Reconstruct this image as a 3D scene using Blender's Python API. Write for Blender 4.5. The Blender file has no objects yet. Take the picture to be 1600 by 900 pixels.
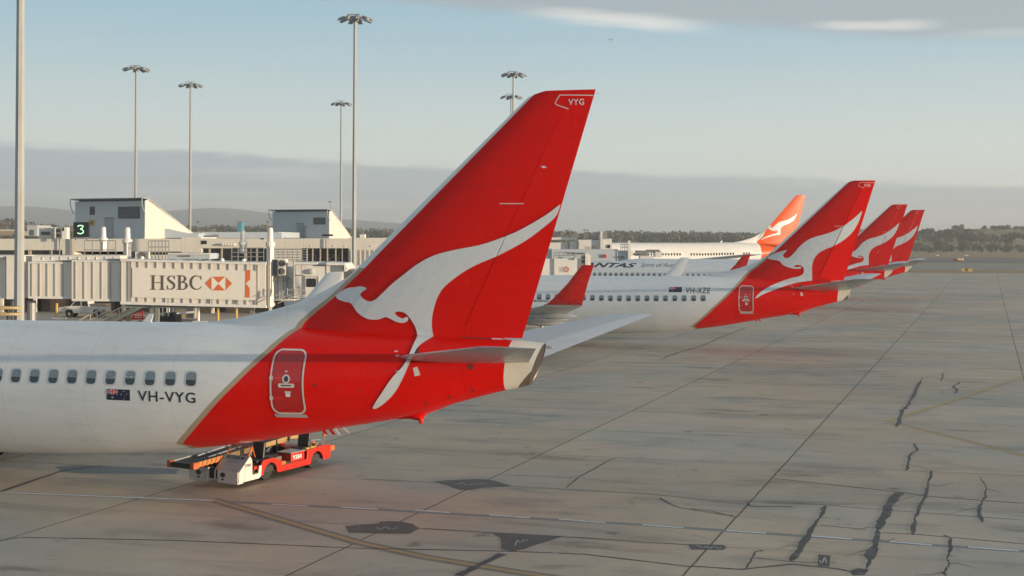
import bpy, bmesh, math, random
from mathutils import Vector, Matrix, geometry
from mathutils.bvhtree import BVHTree
R = math.radians
random.seed(7)
SC = bpy.context.scene
COL = SC.collection
PI = math.pi

# ------------------------------------------------------------------ camera
F, HX, HY, ROLL, CAMH = 2000.0, 800.0, 373.0, 0.005, 8.1
cd = bpy.data.cameras.new('camera'); cam = bpy.data.objects.new('camera', cd); COL.objects.link(cam)
cam.location = (0, 0, CAMH); cam.rotation_euler = (PI/2, -ROLL, 0)
cd.sensor_width = 36; cd.lens = 36*F/1600; cd.shift_y = -(450-HY)/1600
cd.clip_start = 0.5; cd.clip_end = 20000
SC.camera = cam

# ------------------------------------------------------------------ light, sky, exposure
SUN_EL, SUN_PHI = 2.6, 22.0                       # elevation; degrees from +X towards the viewer
sv = Vector((math.cos(R(SUN_EL))*math.cos(R(SUN_PHI)), -math.cos(R(SUN_EL))*math.sin(R(SUN_PHI)), math.sin(R(SUN_EL))))
sl = bpy.data.lights.new('sun', 'SUN'); sl.energy = 4.3; sl.angle = R(0.6); sl.color = (1.0, 0.80, 0.57)
so = bpy.data.objects.new('sun', sl); COL.objects.link(so); so.rotation_euler = sv.to_track_quat('Z', 'Y').to_euler()
so.location = (60, -30, 60)
SC.view_settings.view_transform = 'Standard'; SC.view_settings.look = 'None'
SC.view_settings.exposure = 0.83; SC.view_settings.gamma = 1; SC.view_settings.use_curve_mapping = False
SC.cycles.use_denoising = True
SC.cycles.max_bounces = 6; SC.cycles.volume_bounces = 0
SC.cycles.sample_clamp_indirect = 6

class NT:                                          # tiny node-tree helper
    def __init__(s, tree): s.t = tree
    def n(s, typ, **kw):
        o = s.t.nodes.new(typ)
        for k, v in kw.items():
            if k.startswith('i_'):
                o.inputs[k[2:].replace('_', ' ')].default_value = v
            else: setattr(o, k, v)
        return o
    def l(s, a, b): s.t.links.new(a, b)
    def val(s, sock, v):
        if hasattr(v, 'is_output'): s.l(v, sock)
        else: sock.default_value = v
    def m(s, op, a, b=0.0, c=None, clamp=False):
        o = s.t.nodes.new('ShaderNodeMath'); o.operation = op; o.use_clamp = clamp
        s.val(o.inputs[0], a); s.val(o.inputs[1], b)
        if c is not None: s.val(o.inputs[2], c)
        return o.outputs[0]
    def mix(s, f, a, b, typ='RGBA', blend='MIX'):
        o = s.t.nodes.new('ShaderNodeMix'); o.data_type = typ; o.clamp_factor = True
        if typ == 'RGBA':
            o.blend_type = blend
            s.val(o.inputs[0], f); s.val(o.inputs[6], a); s.val(o.inputs[7], b); return o.outputs[2]
        s.val(o.inputs[0], f); s.val(o.inputs[2], a); s.val(o.inputs[3], b); return o.outputs[0]
    def step(s, x, lo, hi):
        o = s.t.nodes.new('ShaderNodeMapRange'); o.interpolation_type = 'SMOOTHSTEP'
        s.val(o.inputs[0], x); o.inputs[1].default_value = lo; o.inputs[2].default_value = hi
        return o.outputs[0]
    def noise(s, vec, scale, detail=4, rough=.55, dist=0.0):
        o = s.t.nodes.new('ShaderNodeTexNoise'); o.inputs['Scale'].default_value = scale
        o.inputs['Detail'].default_value = detail; o.inputs['Roughness'].default_value = rough
        o.inputs['Distortion'].default_value = dist
        if vec is not None: s.l(vec, o.inputs['Vector'])
        return o.outputs[0]
    def mapv(s, vec, scale=(1, 1, 1), rot=(0, 0, 0), loc=(0, 0, 0)):
        o = s.t.nodes.new('ShaderNodeMapping'); o.inputs['Scale'].default_value = scale
        o.inputs['Rotation'].default_value = rot; o.inputs['Location'].default_value = loc
        s.l(vec, o.inputs['Vector']); return o.outputs[0]

W = bpy.data.worlds.new('World'); SC.world = W; W.use_nodes = True
w = NT(W.node_tree); W.node_tree.nodes.clear()
sky = w.n('ShaderNodeTexSky', sky_type='NISHITA', sun_disc=False, sun_elevation=R(SUN_EL), sun_rotation=R(90+SUN_PHI))
sky.air_density = 1.0; sky.dust_density = 1.2; sky.ozone_density = 1.5
tc = w.n('ShaderNodeTexCoord'); gx = tc.outputs['Generated']
sp = w.n('ShaderNodeSeparateXYZ'); w.l(gx, sp.inputs[0])
dx, dy, dz = sp.outputs
rad = w.m('SQRT', w.m('ADD', w.m('MULTIPLY', dx, dx), w.m('MULTIPLY', dy, dy)))
el = w.m('DIVIDE', dz, w.m('MAXIMUM', rad, .001))                      # tangent of elevation
azm = w.m('ARCTAN2', dx, dy)                                           # 0 straight ahead, + to the right
cv = w.n('ShaderNodeCombineXYZ'); w.l(azm, cv.inputs[0]); w.l(el, cv.inputs[1])
n1 = w.noise(w.mapv(cv.outputs[0], (3.0, 26, 1)), 2.2, 5, .55)
n2 = w.noise(w.mapv(cv.outputs[0], (1.6, 34, 1), loc=(3.1, 1.7, 0)), 2.0, 5, .6)
n3 = w.noise(w.mapv(cv.outputs[0], (2.2, 16, 1), loc=(7.7, 2.2, 0)), 1.4, 3, .5)
SKY_STR = 0.11
skyv = w.n('ShaderNodeVectorMath', operation='SCALE'); w.l(sky.outputs[0], skyv.inputs[0]); skyv.inputs['Scale'].default_value = SKY_STR
clear = skyv.outputs[0]
# morning air: pale low down, soft blue higher, deeper overhead
lowc = w.mix(w.step(el, .03, .20), (.44, .478, .452, 1), (.205, .325, .395, 1))
clear = w.mix(w.m('SUBTRACT', .90, w.m('MULTIPLY', w.step(el, .16, .6), .45)), clear, lowc)
clear = w.mix(w.m('MULTIPLY', w.step(el, .28, .95), .90), clear, (.088, .148, .212, 1))
# the low bank of cloud
edge = w.m('ADD', w.m('MULTIPLY', azm, -.034), .0545)
edge = w.m('ADD', edge, w.m('MULTIPLY', w.m('SUBTRACT', n1, .5), .020))
n4 = w.noise(w.mapv(cv.outputs[0], (9, 60, 1), loc=(2, 5, 0)), 2.5, 5, .65)
edge = w.m('ADD', edge, w.m('MULTIPLY', w.m('SUBTRACT', n4, .5), .007))
bank = w.step(w.m('SUBTRACT', edge, el), -.0028, .0040)
streak = w.step(w.m('ADD', n2, w.m('MULTIPLY', el, -1.6)), .46, .68)
bankc = w.mix(w.m('MULTIPLY', streak, .75), (.232, .278, .302, 1), (.395, .408, .388, 1))
bankc = w.mix(w.step(el, .0, .03), (.345, .362, .35, 1), bankc)
c1 = w.mix(w.m('MULTIPLY', bank, .92), clear, bankc)
# the high grey sheet towards the upper right, with lit fringes
hi = w.m('ADD', w.m('ADD', w.m('MULTIPLY', azm, .066), el), w.m('MULTIPLY', w.m('SUBTRACT', n3, .5), .020))
hi = w.m('ADD', hi, w.m('MULTIPLY', w.m('SUBTRACT', n1, .5), .010))
sheet = w.step(hi, .170, .184)
c2 = w.mix(w.m('MULTIPLY', sheet, .85), c1, (.222, .255, .278, 1))
def streak_at(c, az0, az1, el0, slope, wd, amt):
    d = w.m('ABSOLUTE', w.m('SUBTRACT', w.m('SUBTRACT', w.m('ADD', el, w.m('MULTIPLY', w.m('SUBTRACT', n3, .5), .012)), el0), w.m('MULTIPLY', w.m('SUBTRACT', azm, az0), slope)))
    f = w.m('SUBTRACT', 1.0, w.step(w.m('ADD', d, w.m('MULTIPLY', w.m('SUBTRACT', w.m('ADD', w.m('MULTIPLY', n1, .6), w.m('MULTIPLY', n4, .4)), .5), wd*2.2)), .0, wd))
    mid = (az0+az1)/2; r_ = abs(az1-az0)/2
    g = w.m('SUBTRACT', 1.0, w.step(w.m('ABSOLUTE', w.m('SUBTRACT', azm, mid)), r_*.25, r_))
    return w.mix(w.m('MULTIPLY', w.m('MULTIPLY', f, g), amt), c, (.50, .485, .455, 1))
c3 = streak_at(c2, -.01, .170, .1785, -.085, .0095, .72)
c3 = streak_at(c3, .215, .335, .1645, -.02, .0055, .6)
c3 = streak_at(c3, .30, .46, .156, -.03, .006, .2)
bg = w.n('ShaderNodeBackground'); w.l(c3, bg.inputs[0]); bg.inputs[1].default_value = 1.0
wo = w.n('ShaderNodeOutputWorld'); w.l(bg.outputs[0], wo.inputs[0])

# ------------------------------------------------------------------ pixel <-> place
def ray(px, py):
    x, y = px-HX, py-HY
    return Vector(((x*math.cos(ROLL)+y*math.sin(ROLL))/F, 1.0, -(-x*math.sin(ROLL)+y*math.cos(ROLL))/F))
def gp(px, py, z=0.0):                              # where a pixel meets the ground
    d = ray(px, py); t = (z-CAMH)/d.z
    return Vector((d.x*t, t, z))
def at(px, py, Y):                                  # a point seen at that pixel, Y metres ahead
    d = ray(px, py); return Vector((d.x*Y, Y, CAMH+d.z*Y))

# ------------------------------------------------------------------ materials
MATS = {}
def mat(name, col, rough=.5, metal=0.0, var=.12, scale=3.0, coat=0.0, bump=0.0, spec=.5, emit=0.0, bscale=None, streak=0.0):
    if name in MATS: return MATS[name]
    m = bpy.data.materials.new(name); m.use_nodes = True; t = NT(m.node_tree)
    b = m.node_tree.nodes['Principled BSDF']
    c = t.n('ShaderNodeTexCoord').outputs['Object']
    nz = t.noise(c, scale, 6, .6)
    f = t.m('MULTIPLY_ADD', t.m('SUBTRACT', nz, .5), 2.2*var, 1.0)
    if streak:
        ns = t.noise(t.mapv(c, (3, 3, .25)), 1.5, 4, .6)
        f = t.m('MULTIPLY', f, t.m('SUBTRACT', 1.0, t.m('MULTIPLY', t.step(ns, .48, .75), streak)))
    mx = t.n('ShaderNodeVectorMath', operation='SCALE'); mx.inputs[0].default_value = col; t.l(f, mx.inputs['Scale'])
    t.l(mx.outputs[0], b.inputs['Base Color'])
    t.l(t.m('MULTIPLY_ADD', t.m('SUBTRACT', nz, .5), .25, rough, clamp=True), b.inputs['Roughness'])
    b.inputs['Metallic'].default_value = metal; b.inputs['Coat Weight'].default_value = coat
    b.inputs['Coat Roughness'].default_value = .08; b.inputs['Specular IOR Level'].default_value = spec
    if emit:
        b.inputs['Emission Color'].default_value = (*col, 1); b.inputs['Emission Strength'].default_value = emit
    if bump:
        bn = t.n('ShaderNodeBump'); bn.inputs['Strength'].default_value = bump; bn.inputs['Distance'].default_value = .02
        t.l(t.noise(c, bscale or scale*6, 4, .6), bn.inputs['Height']); t.l(bn.outputs[0], b.inputs['Normal'])
    MATS[name] = m; return m

# ------------------------------------------------------------------ objects
def tag(o, label=None, cat=None, group=None, kind=None):
    if label: o['label'] = label
    if cat: o['category'] = cat
    if group: o['group'] = group
    if kind: o['kind'] = kind
    return o
def empty(name, loc=(0, 0, 0), rz=0.0):
    o = bpy.data.objects.new(name, None); COL.objects.link(o); o.location = loc; o.rotation_euler = (0, 0, rz)
    o.empty_display_size = .3; return o
def link(name, me, parent=None):
    o = bpy.data.objects.new(name, me); COL.objects.link(o)
    if parent: o.parent = parent
    return o
def copy_tree(o, parent=None, skip=()):
    c = o.copy(); COL.objects.link(c)
    if parent: c.parent = parent
    for ch in list(o.children):
        if ch.name.split('.')[0] not in skip: copy_tree(ch, c, skip)
    return c

class MB:
    """collects shapes; build() links them as ONE mesh object"""
    def __init__(s): s.v, s.f, s.mi, s.M = [], [], [], Matrix.Identity(4)
    def add(s, vs, fs, mi=0):
        k = len(s.v); s.v += [s.M @ Vector(p) for p in vs]
        s.f += [tuple(i+k for i in f) for f in fs]; s.mi += [mi]*len(fs); return s
    def box(s, x0, x1, y0, y1, z0, z1, mi=0):
        return s.hexa([(x0, y0, z0), (x1, y0, z0), (x1, y0, z1), (x0, y0, z1)], [(x0, y1, z0), (x1, y1, z0), (x1, y1, z1), (x0, y1, z1)], mi)
    def hexa(s, q0, q1, mi=0):
        n = len(q0)
        fs = [tuple(range(n)), tuple(range(2*n-1, n-1, -1))] + [(i, i+n, (i+1) % n+n, (i+1) % n) for i in range(n)]
        return s.add(list(q0)+list(q1), fs, mi)
    def prism(s, pts, axis, lo, hi, mi=0):               # a 2-D outline pushed along an axis (0 x, 1 y, 2 z)
        def p(a, t):
            r = list(a); r.insert(axis, t); return tuple(r)
        return s.hexa([p(a, lo) for a in pts], [p(a, hi) for a in pts], mi)
    def tube(s, p0, p1, r0, r1=None, n=8, mi=0):
        p0, p1 = Vector(p0), Vector(p1); r1 = r0 if r1 is None else r1
        d = (p1-p0).normalized(); a = d.orthogonal().normalized(); b = d.cross(a)
        vs = []
        for p, r in ((p0, r0), (p1, r1)):
            for i in range(n):
                t = 2*PI*(i+.5)/n; vs.append(p+a*r*math.cos(t)+b*r*math.sin(t))
        return s.hexa(vs[:n], vs[n:], mi)
    def path(s, pts, r, n=6, mi=0):
        for a, b in zip(pts[:-1], pts[1:]): s.tube(a, b, r, r, n, mi)
        return s
    def loft(s, rings, cap=True, mi=0, closed=True):
        n = len(rings[0]); vs = [p for r in rings for p in r]; fs = []
        for k in range(len(rings)-1):
            for i in range(n if closed else n-1):
                j = (i+1) % n; fs.append((k*n+i, k*n+j, (k+1)*n+j, (k+1)*n+i))
        if cap: fs += [tuple(range(n))[::-1], tuple(range((len(rings)-1)*n, len(rings)*n))]
        return s.add(vs, fs, mi)
    def lathe(s, prof, c=(0, 0, 0), axis='z', n=20, mi=0):  # prof: (radius, height)
        rings = []
        for r, h in prof:
            ring = []
            for i in range(n):
                t = 2*PI*i/n; u, v = r*math.cos(t), r*math.sin(t)
                ring.append({'z': (c[0]+u, c[1]+v, c[2]+h), 'x': (c[0]+h, c[1]+u, c[2]+v), 'y': (c[0]+v, c[1]+h, c[2]+u)}[axis])
            rings.append(ring)
        return s.loft(rings, True, mi)
    def build(s, name, mats, parent=None, smooth=False, bevel=0.0, sharp=None):
        me = bpy.data.meshes.new(name); me.from_pydata([tuple(p) for p in s.v], [], s.f)
        for m in (mats if isinstance(mats, (list, tuple)) else [mats]): me.materials.append(m)
        me.polygons.foreach_set('material_index', s.mi)
        bm = bmesh.new(); bm.from_mesh(me); bmesh.ops.recalc_face_normals(bm, faces=bm.faces)
        if smooth:
            for f in bm.faces: f.smooth = True
            lim = R(sharp or 40)
            for e in bm.edges:
                if len(e.link_faces) == 2 and e.calc_face_angle(0) > lim: e.smooth = False
        bm.to_mesh(me); bm.free(); me.update()
        o = link(name, me, parent)
        if bevel:
            md = o.modifiers.new('bevel', 'BEVEL'); md.width = bevel; md.segments = 2; md.limit_method = 'ANGLE'; md.angle_limit = R(40)
        return o

def lerp(a, b, t): return a+(b-a)*t
def interp(x, pts):
    if x <= pts[0][0]: return pts[0][1]
    for (x0, y0), (x1, y1) in zip(pts[:-1], pts[1:]):
        if x <= x1: return lerp(y0, y1, (x-x0)/(x1-x0))
    return pts[-1][1]
def smooth_loop(pts, sub=4, corner=62, closed=True):     # Catmull-Rom, sharp turns kept sharp
    n = len(pts); P = [Vector(p) for p in pts]; out = []
    def sharp(i):
        a = P[i]-P[i-1]; b = P[(i+1) % n]-P[i]
        return a.length > 0 and b.length > 0 and a.angle(b) > R(corner)
    S = [sharp(i) for i in range(n)]
    for i in range(n if closed else n-1):
        p1, p2 = P[i], P[(i+1) % n]
        p0 = p1*2-p2 if S[i] or (not closed and i == 0) else P[i-1]
        p3 = p2*2-p1 if S[(i+1) % n] or (not closed and i == n-2) else P[(i+2) % n]
        for k in range(sub):
            t = k/sub
            out.append(.5*((2*p1)+(p2-p0)*t+(2*p0-5*p1+4*p2-p3)*t*t+(3*p1-p0-3*p2+p3)*t**3))
    if not closed: out.append(P[-1])
    return [tuple(p) for p in out]
def inside(p, loops):
    c = False
    for L in loops:
        j = len(L)-1
        for i in range(len(L)):
            a, b = L[i], L[j]
            if (a[1] > p[1]) != (b[1] > p[1]) and p[0] < (b[0]-a[0])*(p[1]-a[1])/(b[1]-a[1])+a[0]: c = not c
            j = i
    return c
def fill(loops, grid=None):                             # triangles inside 2-D outlines, with inner points every `grid`
    vs, es = [], []
    for L in loops:
        k = len(vs); vs += [Vector((p[0], p[1])) for p in L]
        es += [(k+i, k+(i+1) % len(L)) for i in range(len(L))]
    if grid:
        xs = [p[0] for p in vs]; ys = [p[1] for p in vs]
        x0, y0 = min(xs), min(ys)
        for i in range(int((max(xs)-x0)/grid)+1):
            for j in range(int((max(ys)-y0)/grid)+1):
                q = (x0+(i+.5)*grid, y0+(j+.5)*grid)
                if inside(q, loops): vs.append(Vector(q))
    r = geometry.delaunay_2d_cdt(vs, es, [], 0, 1e-7)
    V = [tuple(p) for p in r[0]]; T = []
    for f in r[2]:
        c = (sum(V[i][0] for i in f)/len(f), sum(V[i][1] for i in f)/len(f))
        if inside(c, loops): T.append(tuple(f))
    return V, T
def ribbon(pts, width):                                 # 2-D stroke: list of points, width number or list
    n = len(pts); Wd = width if isinstance(width, (list, tuple)) else [width]*n
    L, Rr = [], []
    for i in range(n):
        a = Vector(pts[max(0, i-1)]); b = Vector(pts[min(n-1, i+1)]); d = (b-a)
        d = d.normalized() if d.length else Vector((1, 0)); q = Vector((-d.y, d.x))*Wd[i]/2
        L.append(tuple(Vector(pts[i])+q)); Rr.append(tuple(Vector(pts[i])-q))
    return L+Rr, [(i, i+1, n+i+1, n+i) for i in range(n-1)]
def text2d(s, size=1.0, shear=0.0, bold=0.0, wide=1.0, spacing=1.0):
    c = bpy.data.curves.new('t', 'FONT'); c.body = s; c.size = size; c.shear = shear; c.offset = bold*size; c.space_character = spacing
    c.resolution_u = 3
    o = bpy.data.objects.new('t', c); COL.objects.link(o)
    me = bpy.data.meshes.new_from_object(o.evaluated_get(bpy.context.evaluated_depsgraph_get()))
    bm = bmesh.new(); bm.from_mesh(me); bmesh.ops.triangulate(bm, faces=bm.faces); bm.verts.index_update()
    V = [(v.co.x*wide, v.co.y) for v in bm.verts]; T = [tuple(q.index for q in f.verts) for f in bm.faces]
    bm.free(); bpy.data.objects.remove(o); bpy.data.curves.remove(c); bpy.data.meshes.remove(me)
    return V, T
def text_w(V): return max(p[0] for p in V)-min(p[0] for p in V)
# ------------------------------------------------------------------ airliners
TH = R(17.0)
U = Vector((math.cos(TH), -math.sin(TH), 0)); V_ = Vector((math.sin(TH), math.cos(TH), 0))
B1 = Vector((.28, 37.0, 0))
def az(px, py, b=0.0, B=B1):                        # pixel -> (along, height) on the aircraft's plane at side offset b
    d = ray(px, py); o = Vector((0, 0, CAMH)); P0 = B+V_*b
    t = ((P0-o).dot(V_))/d.dot(V_); p = o+d*t
    return ((p-B).dot(U), p.z)

def livery(name, red, curve, gold=None, cone=None, zgold=7.2, white=(.69, .705, .715), exh=9, spec=.12, coat=.06, ro=.17):
    """white paint, red aft of a boundary line a(z) drawn on the object's own coordinates"""
    m = bpy.data.materials.new(name); m.use_nodes = True; t = NT(m.node_tree); b = m.node_tree.nodes['Principled BSDF']
    c = t.n('ShaderNodeTexCoord').outputs['Object']; s = t.n('ShaderNodeSeparateXYZ'); t.l(c, s.inputs[0])
    a, y, z = s.outputs
    fc = t.n('ShaderNodeFloatCurve'); cu = fc.mapping.curves[0]
    pts = [((q[1])/16.0, (q[0]+20)/30.0) for q in curve]; pts.sort()
    cu.points[0].location = pts[0]; cu.points[1].location = pts[-1]
    for p in pts[1:-1]: cu.points.new(*p)
    for p in cu.points: p.handle_type = 'VECTOR'
    fc.mapping.update(); t.l(t.m('DIVIDE', z, 16.0), fc.inputs['Value'])
    bd = t.m('MULTIPLY_ADD', fc.outputs[0], 30.0, -20.0)
    dd = t.m('SUBTRACT', a, bd)
    rm = t.step(dd, -.012, .012)
    nz = t.noise(c, .9, 6, .6); nf = t.noise(t.mapv(c, (.35, 1, 2.2)), 2.2, 5, .6)
    grime = t.m('MULTIPLY', t.step(nf, .46, .8), .10)
    # frame joints: hairlines round the hull
    fj = t.m('ABSOLUTE', t.m('SUBTRACT', t.m('FRACT', t.m('DIVIDE', a, 2.96)), .5))
    hair = t.m('MULTIPLY', t.m('LESS_THAN', fj, .0036), .15)
    lap = t.m('ABSOLUTE', t.m('SUBTRACT', t.m('FRACT', t.m('DIVIDE', t.m('ADD', z, .17), 1.31)), .5))
    hair = t.m('MAXIMUM', hair, t.m('MULTIPLY', t.m('LESS_THAN', lap, .0055), .12))
    rib = t.m('ABSOLUTE', t.m('SUBTRACT', t.m('FRACT', t.m('DIVIDE', t.m('SUBTRACT', a, t.m('MULTIPLY', z, .5)), 1.13)), .5))
    hair = t.m('MAXIMUM', hair, t.m('MULTIPLY', t.m('MULTIPLY', t.m('LESS_THAN', rib, .006), t.m('GREATER_THAN', z, 5.7)), .11))
    strk = t.noise(t.mapv(c, (.9, 1, .16), (0, R(-24), 0)), 3.0, 4, .65)
    hair = t.m('ADD', hair, t.m('MULTIPLY', t.step(strk, .55, .8), .055))
    col = white+(1,)
    col = t.mix(rm, col, (*red, 1))
    if gold:
        gm = t.m('MULTIPLY', t.step(dd, -.215, -.195), t.m('SUBTRACT', 1.0, rm))
        gm = t.m('MULTIPLY', gm, t.m('LESS_THAN', z, zgold))
        col = t.mix(gm, col, (*gold, 1))
    if cone is not None:
        cm = t.step(t.m('ADD', a, t.m('MULTIPLY', t.m('SUBTRACT', z, 4.0), -.12)), cone-.01, cone+.01)
        cm = t.m('MULTIPLY', cm, t.m('LESS_THAN', z, 5.22))
        exq = t.step(t.m('SUBTRACT', t.m('ADD', a, t.m('MULTIPLY', z, -.93)), exh), -.015, .015)
        exq = t.m('MULTIPLY', exq, t.m('LESS_THAN', z, 5.1))
        col = t.mix(cm, col, (.70, .66, .58, 1)); col = t.mix(exq, col, (.17, .135, .10, 1))
    k = t.m('SUBTRACT', t.m('SUBTRACT', t.m('MULTIPLY_ADD', nz, .10, .95), grime), hair)
    sc = t.n('ShaderNodeVectorMath', operation='SCALE'); t.l(col, sc.inputs[0]); t.l(k, sc.inputs['Scale'])
    t.l(sc.outputs[0], b.inputs['Base Color'])
    t.l(t.m('MULTIPLY_ADD', nz, .16, ro), b.inputs['Roughness'])
    b.inputs['Coat Weight'].default_value = coat; b.inputs['Coat Roughness'].default_value = .10
    b.inputs['Specular IOR Level'].default_value = spec
    return m

RED = (.66, .0045, .0015)
BND = [(278, 703), (285, 694), (300, 675), (322, 649), (344, 624), (368, 600), (398, 571), (425, 547), (452, 524), (476, 503), (498, 484), (520, 466)]
FINB = [(552, 437), (572, 420), (590, 401), (843, 140), (846, 137)]
# hull stations
crown_px = [(0, 500), (120, 501.5), (330, 504), (400, 508), (480, 511), (560, 516), (650, 521.5), (720, 526), (815, 532), (840, 536), (852, 540)]
keel_px = [(0, 706), (120, 708), (200, 707), (270, 702.5), (340, 697), (400, 690), (450, 682), (500, 674), (560, 664), (610, 656), (660, 646), (715, 629), (780, 612), (828, 602)]
CR = [az(*p) for p in crown_px]; KE = [az(*p) for p in keel_px]
a0c, a0k = CR[0], KE[0]
NOSE = -44.0
def crown(a):
    if a < a0c[0]: z = a0c[1]-.002*(a0c[0]-a)
    else: z = interp(a, CR)
    t = (a-NOSE)/7.5
    if t < 1: z = lerp(3.0, z, max(0, 1-(1-t)**2.3)**.62)
    return z
def keel(a):
    z = a0k[1]+.0*(a0k[0]-a) if a < a0k[0] else interp(a, KE)
    t = (a-NOSE)/6.0
    if t < 1: z = lerp(2.9, z, max(0, 1-(1-t)**2)**.5)
    return z
def halfw(a):
    wd = interp(a, [(-13, 1.93), (-11, 1.9), (-9, 1.80), (-7, 1.64), (-5, 1.40), (-3, 1.10), (-1.5, .82), (0, .52), (.8, .40)])
    t = (a-NOSE)/6.5
    if t < 1: wd *= max(0, 1-(1-t)**2)**.5
    return max(wd, .05)
AEND = az(840, 570)[0]
def hull_ring(a, n=56, tilt=0.0, sc=1.0):
    zc, zk = crown(a), keel(a); h = (zc-zk)/2; m = zk+h*1.02; wd = halfw(a)*sc; out = []
    for i in range(n):
        t = 2*PI*i/n; s, c = math.sin(t), math.cos(t)
        z = m+(zc-m if s > 0 else m-zk)*s*sc
        out.append((a+(z-m)*tilt, wd*c, z))
    return out
stations = [NOSE+.02, NOSE+.15, NOSE+.4, NOSE+.8, NOSE+1.4, NOSE+2.2, NOSE+3.2, NOSE+4.4, NOSE+6, NOSE+7.5, -34, -30, -26, -22, -19, -17, -15]
x = -14.0
while x < AEND-.3: stations.append(x); x += .5
rings = [hull_ring(a) for a in stations]
rings.append(hull_ring(AEND-.12, tilt=.22)); rings.append(hull_ring(AEND, tilt=.36))
hull_mb = MB().loft(rings, cap=False)
cap_mb = MB().loft([hull_ring(AEND+.001, tilt=.36, sc=.99), hull_ring(AEND-.03, tilt=.36, sc=.93)], cap=False, mi=0)
cap_mb.loft([hull_ring(AEND-.03, tilt=.36, sc=.93), hull_ring(AEND-.35, tilt=.36, sc=.7)], cap=True, mi=1)

# fin
LE0, LE1 = az(545, 432), az(837, 140); TE0, TE1 = az(815.5, 530), az(931, 139.5)
HG0, HG1 = az(721, 526), az(884, 162)
def ln(p, q, z): return lerp(p[0], q[0], (z-p[1])/(q[1]-p[1]))
ZT = TE1[1]; ZR = 5.05
def fin_le(z):
    v = ln(LE0, LE1, z)
    k = (z-(ZT-.22))/.22
    return v+(.34*k*k if k > 0 else 0)
fin_te = lambda z: ln(TE0, TE1, z)
hinge = lambda z: ln(HG0, HG1, z)
RUDZ = az(760, 528)[1]
def foil(c, t=.10): return 5*t*(.2969*math.sqrt(max(c, 0))-.126*c-.3516*c*c+.2843*c**3-.1036*c**4)
def fin_sec(z, c0, c1, le, te, n=12, t=.095):       # section between chord fractions c0..c1, near side first
    ch = te-le; cs = [c0+(c1-c0)*(1-math.cos(PI*i/n))/2 if c0 == 0 else c0+(c1-c0)*i/n for i in range(n+1)]
    top = [(le+ch*c, -foil(c, t)*ch, z) for c in cs]
    bot = [(le+ch*c, foil(c, t)*ch, z) for c in reversed(cs)]
    if c0 == 0: bot = bot[:-1]
    return top+bot
zs = [ZR+(ZT-.25-ZR)*i/14 for i in range(15)]+[ZT-.17, ZT-.09, ZT-.03, ZT]
def fin_mb():
    rr = []
    for z in zs:
        le, te = fin_le(z), fin_te(z); k = .094 if z < ZT-.05 else (.08 if z < ZT-.01 else .05)
        ch = (hinge(z)-le)/(te-le) if z > RUDZ else 1.0
        rr.append(fin_sec(z, 0, min(ch, .9995)-.0004, le, te, t=k))
    return MB().loft(rr)
def rudder_mb(deg=0.0):
    rr = []
    for z in [RUDZ+.02]+[q for q in zs if q > RUDZ+.1]:
        le, te = fin_le(z), fin_te(z); k = .094 if z < ZT-.05 else (.08 if z < ZT-.01 else .05)
        rr.append(fin_sec(z, (hinge(z)-le)/(te-le)+.0028, 1.0, le, te, n=6, t=k))
    ax = Vector((HG1[0]-HG0[0], 0, HG1[1]-HG0[1])).normalized(); o = Vector((HG0[0], 0, HG0[1]))
    mb = MB(); mb.M = Matrix.Translation(o) @ Matrix.Rotation(R(deg), 4, ax) @ Matrix.Translation(-o)
    return mb.loft(rr)
dors_px = [(322, 503.5), (345, 501), (370, 497), (400, 490.5), (430, 483), (460, 474.5), (485, 465), (505, 455), (525, 444), (545, 431.5), (562, 416)]
def dorsal_mb():
    rr = []
    for i, p in enumerate(dors_px):
        a, z = az(*p); z0 = crown(a)-.25; h = max(z-z0, .05); wd = (.08, .10, .13, .155, .17, .175, .165, .14, .11, .07, .02)[i]; n = 12
        rr.append([(a, wd*1.5*math.cos(PI*k/n)*(1-.35*math.sin(PI*k/n)), z0+h*math.sin(PI*k/n)**.7) for k in range(n+1)])
    return MB().loft(rr)

def bvh_of(*mbs):
    vs, fs = [], []
    for m in mbs:
        k = len(vs); vs += [tuple(p) for p in m.v]; fs += [tuple(i+k for i in f) for f in m.f]
    return BVHTree.FromPolygons(vs, fs)
FIN, RUD0, DOR = fin_mb(), rudder_mb(0), dorsal_mb()
BV1 = bvh_of(hull_mb, FIN, RUD0, DOR)

# stabiliser, wing, winglet, engine, gear
def wing_sec(le, te, b, z, c0=0.0, c1=1.0, t=.09, n=9):
    ch = te-le; cs = [c0+(c1-c0)*(1-math.cos(PI*i/n))/2 for i in range(n+1)]
    up = [(le+ch*c, b, z+foil(c, t)*ch) for c in cs]; lo = [(le+ch*c, b, z-foil(c, t)*ch*.8) for c in reversed(cs)]
    return up+lo
def stab_mb(s, c0, c1):
    rr = []
    for k in (-.12, 0, .25, .5, .75, .93, .985, 1.0):
        b = lerp(.75, 7.2, k); le = lerp(-3.55, 1.2, k)+(.35*((k-.93)/.07)**2 if k > .93 else 0); te = lerp(.45, 2.5, k)
        rr.append(wing_sec(le, te, s*b, lerp(4.62, 5.58, k), c0, c1, t=.07 if k < .98 else .035))
    return MB().loft(rr)
def wing_mb(s):
    rr = []
    for b, le, te, z, t in ((1.2, -29.6, -20.2, 1.95, .13), (2.2, -28.8, -20.2, 2.05, .13), (6.2, -24.9, -19.4, 2.5, .115), (16.6, -17.7, -15.2, 3.85, .10), (17.2, -17.3, -14.9, 3.98, .09)):
        rr.append(wing_sec(le, te, s*b, z, t=t))
    return MB().loft(rr)
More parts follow.
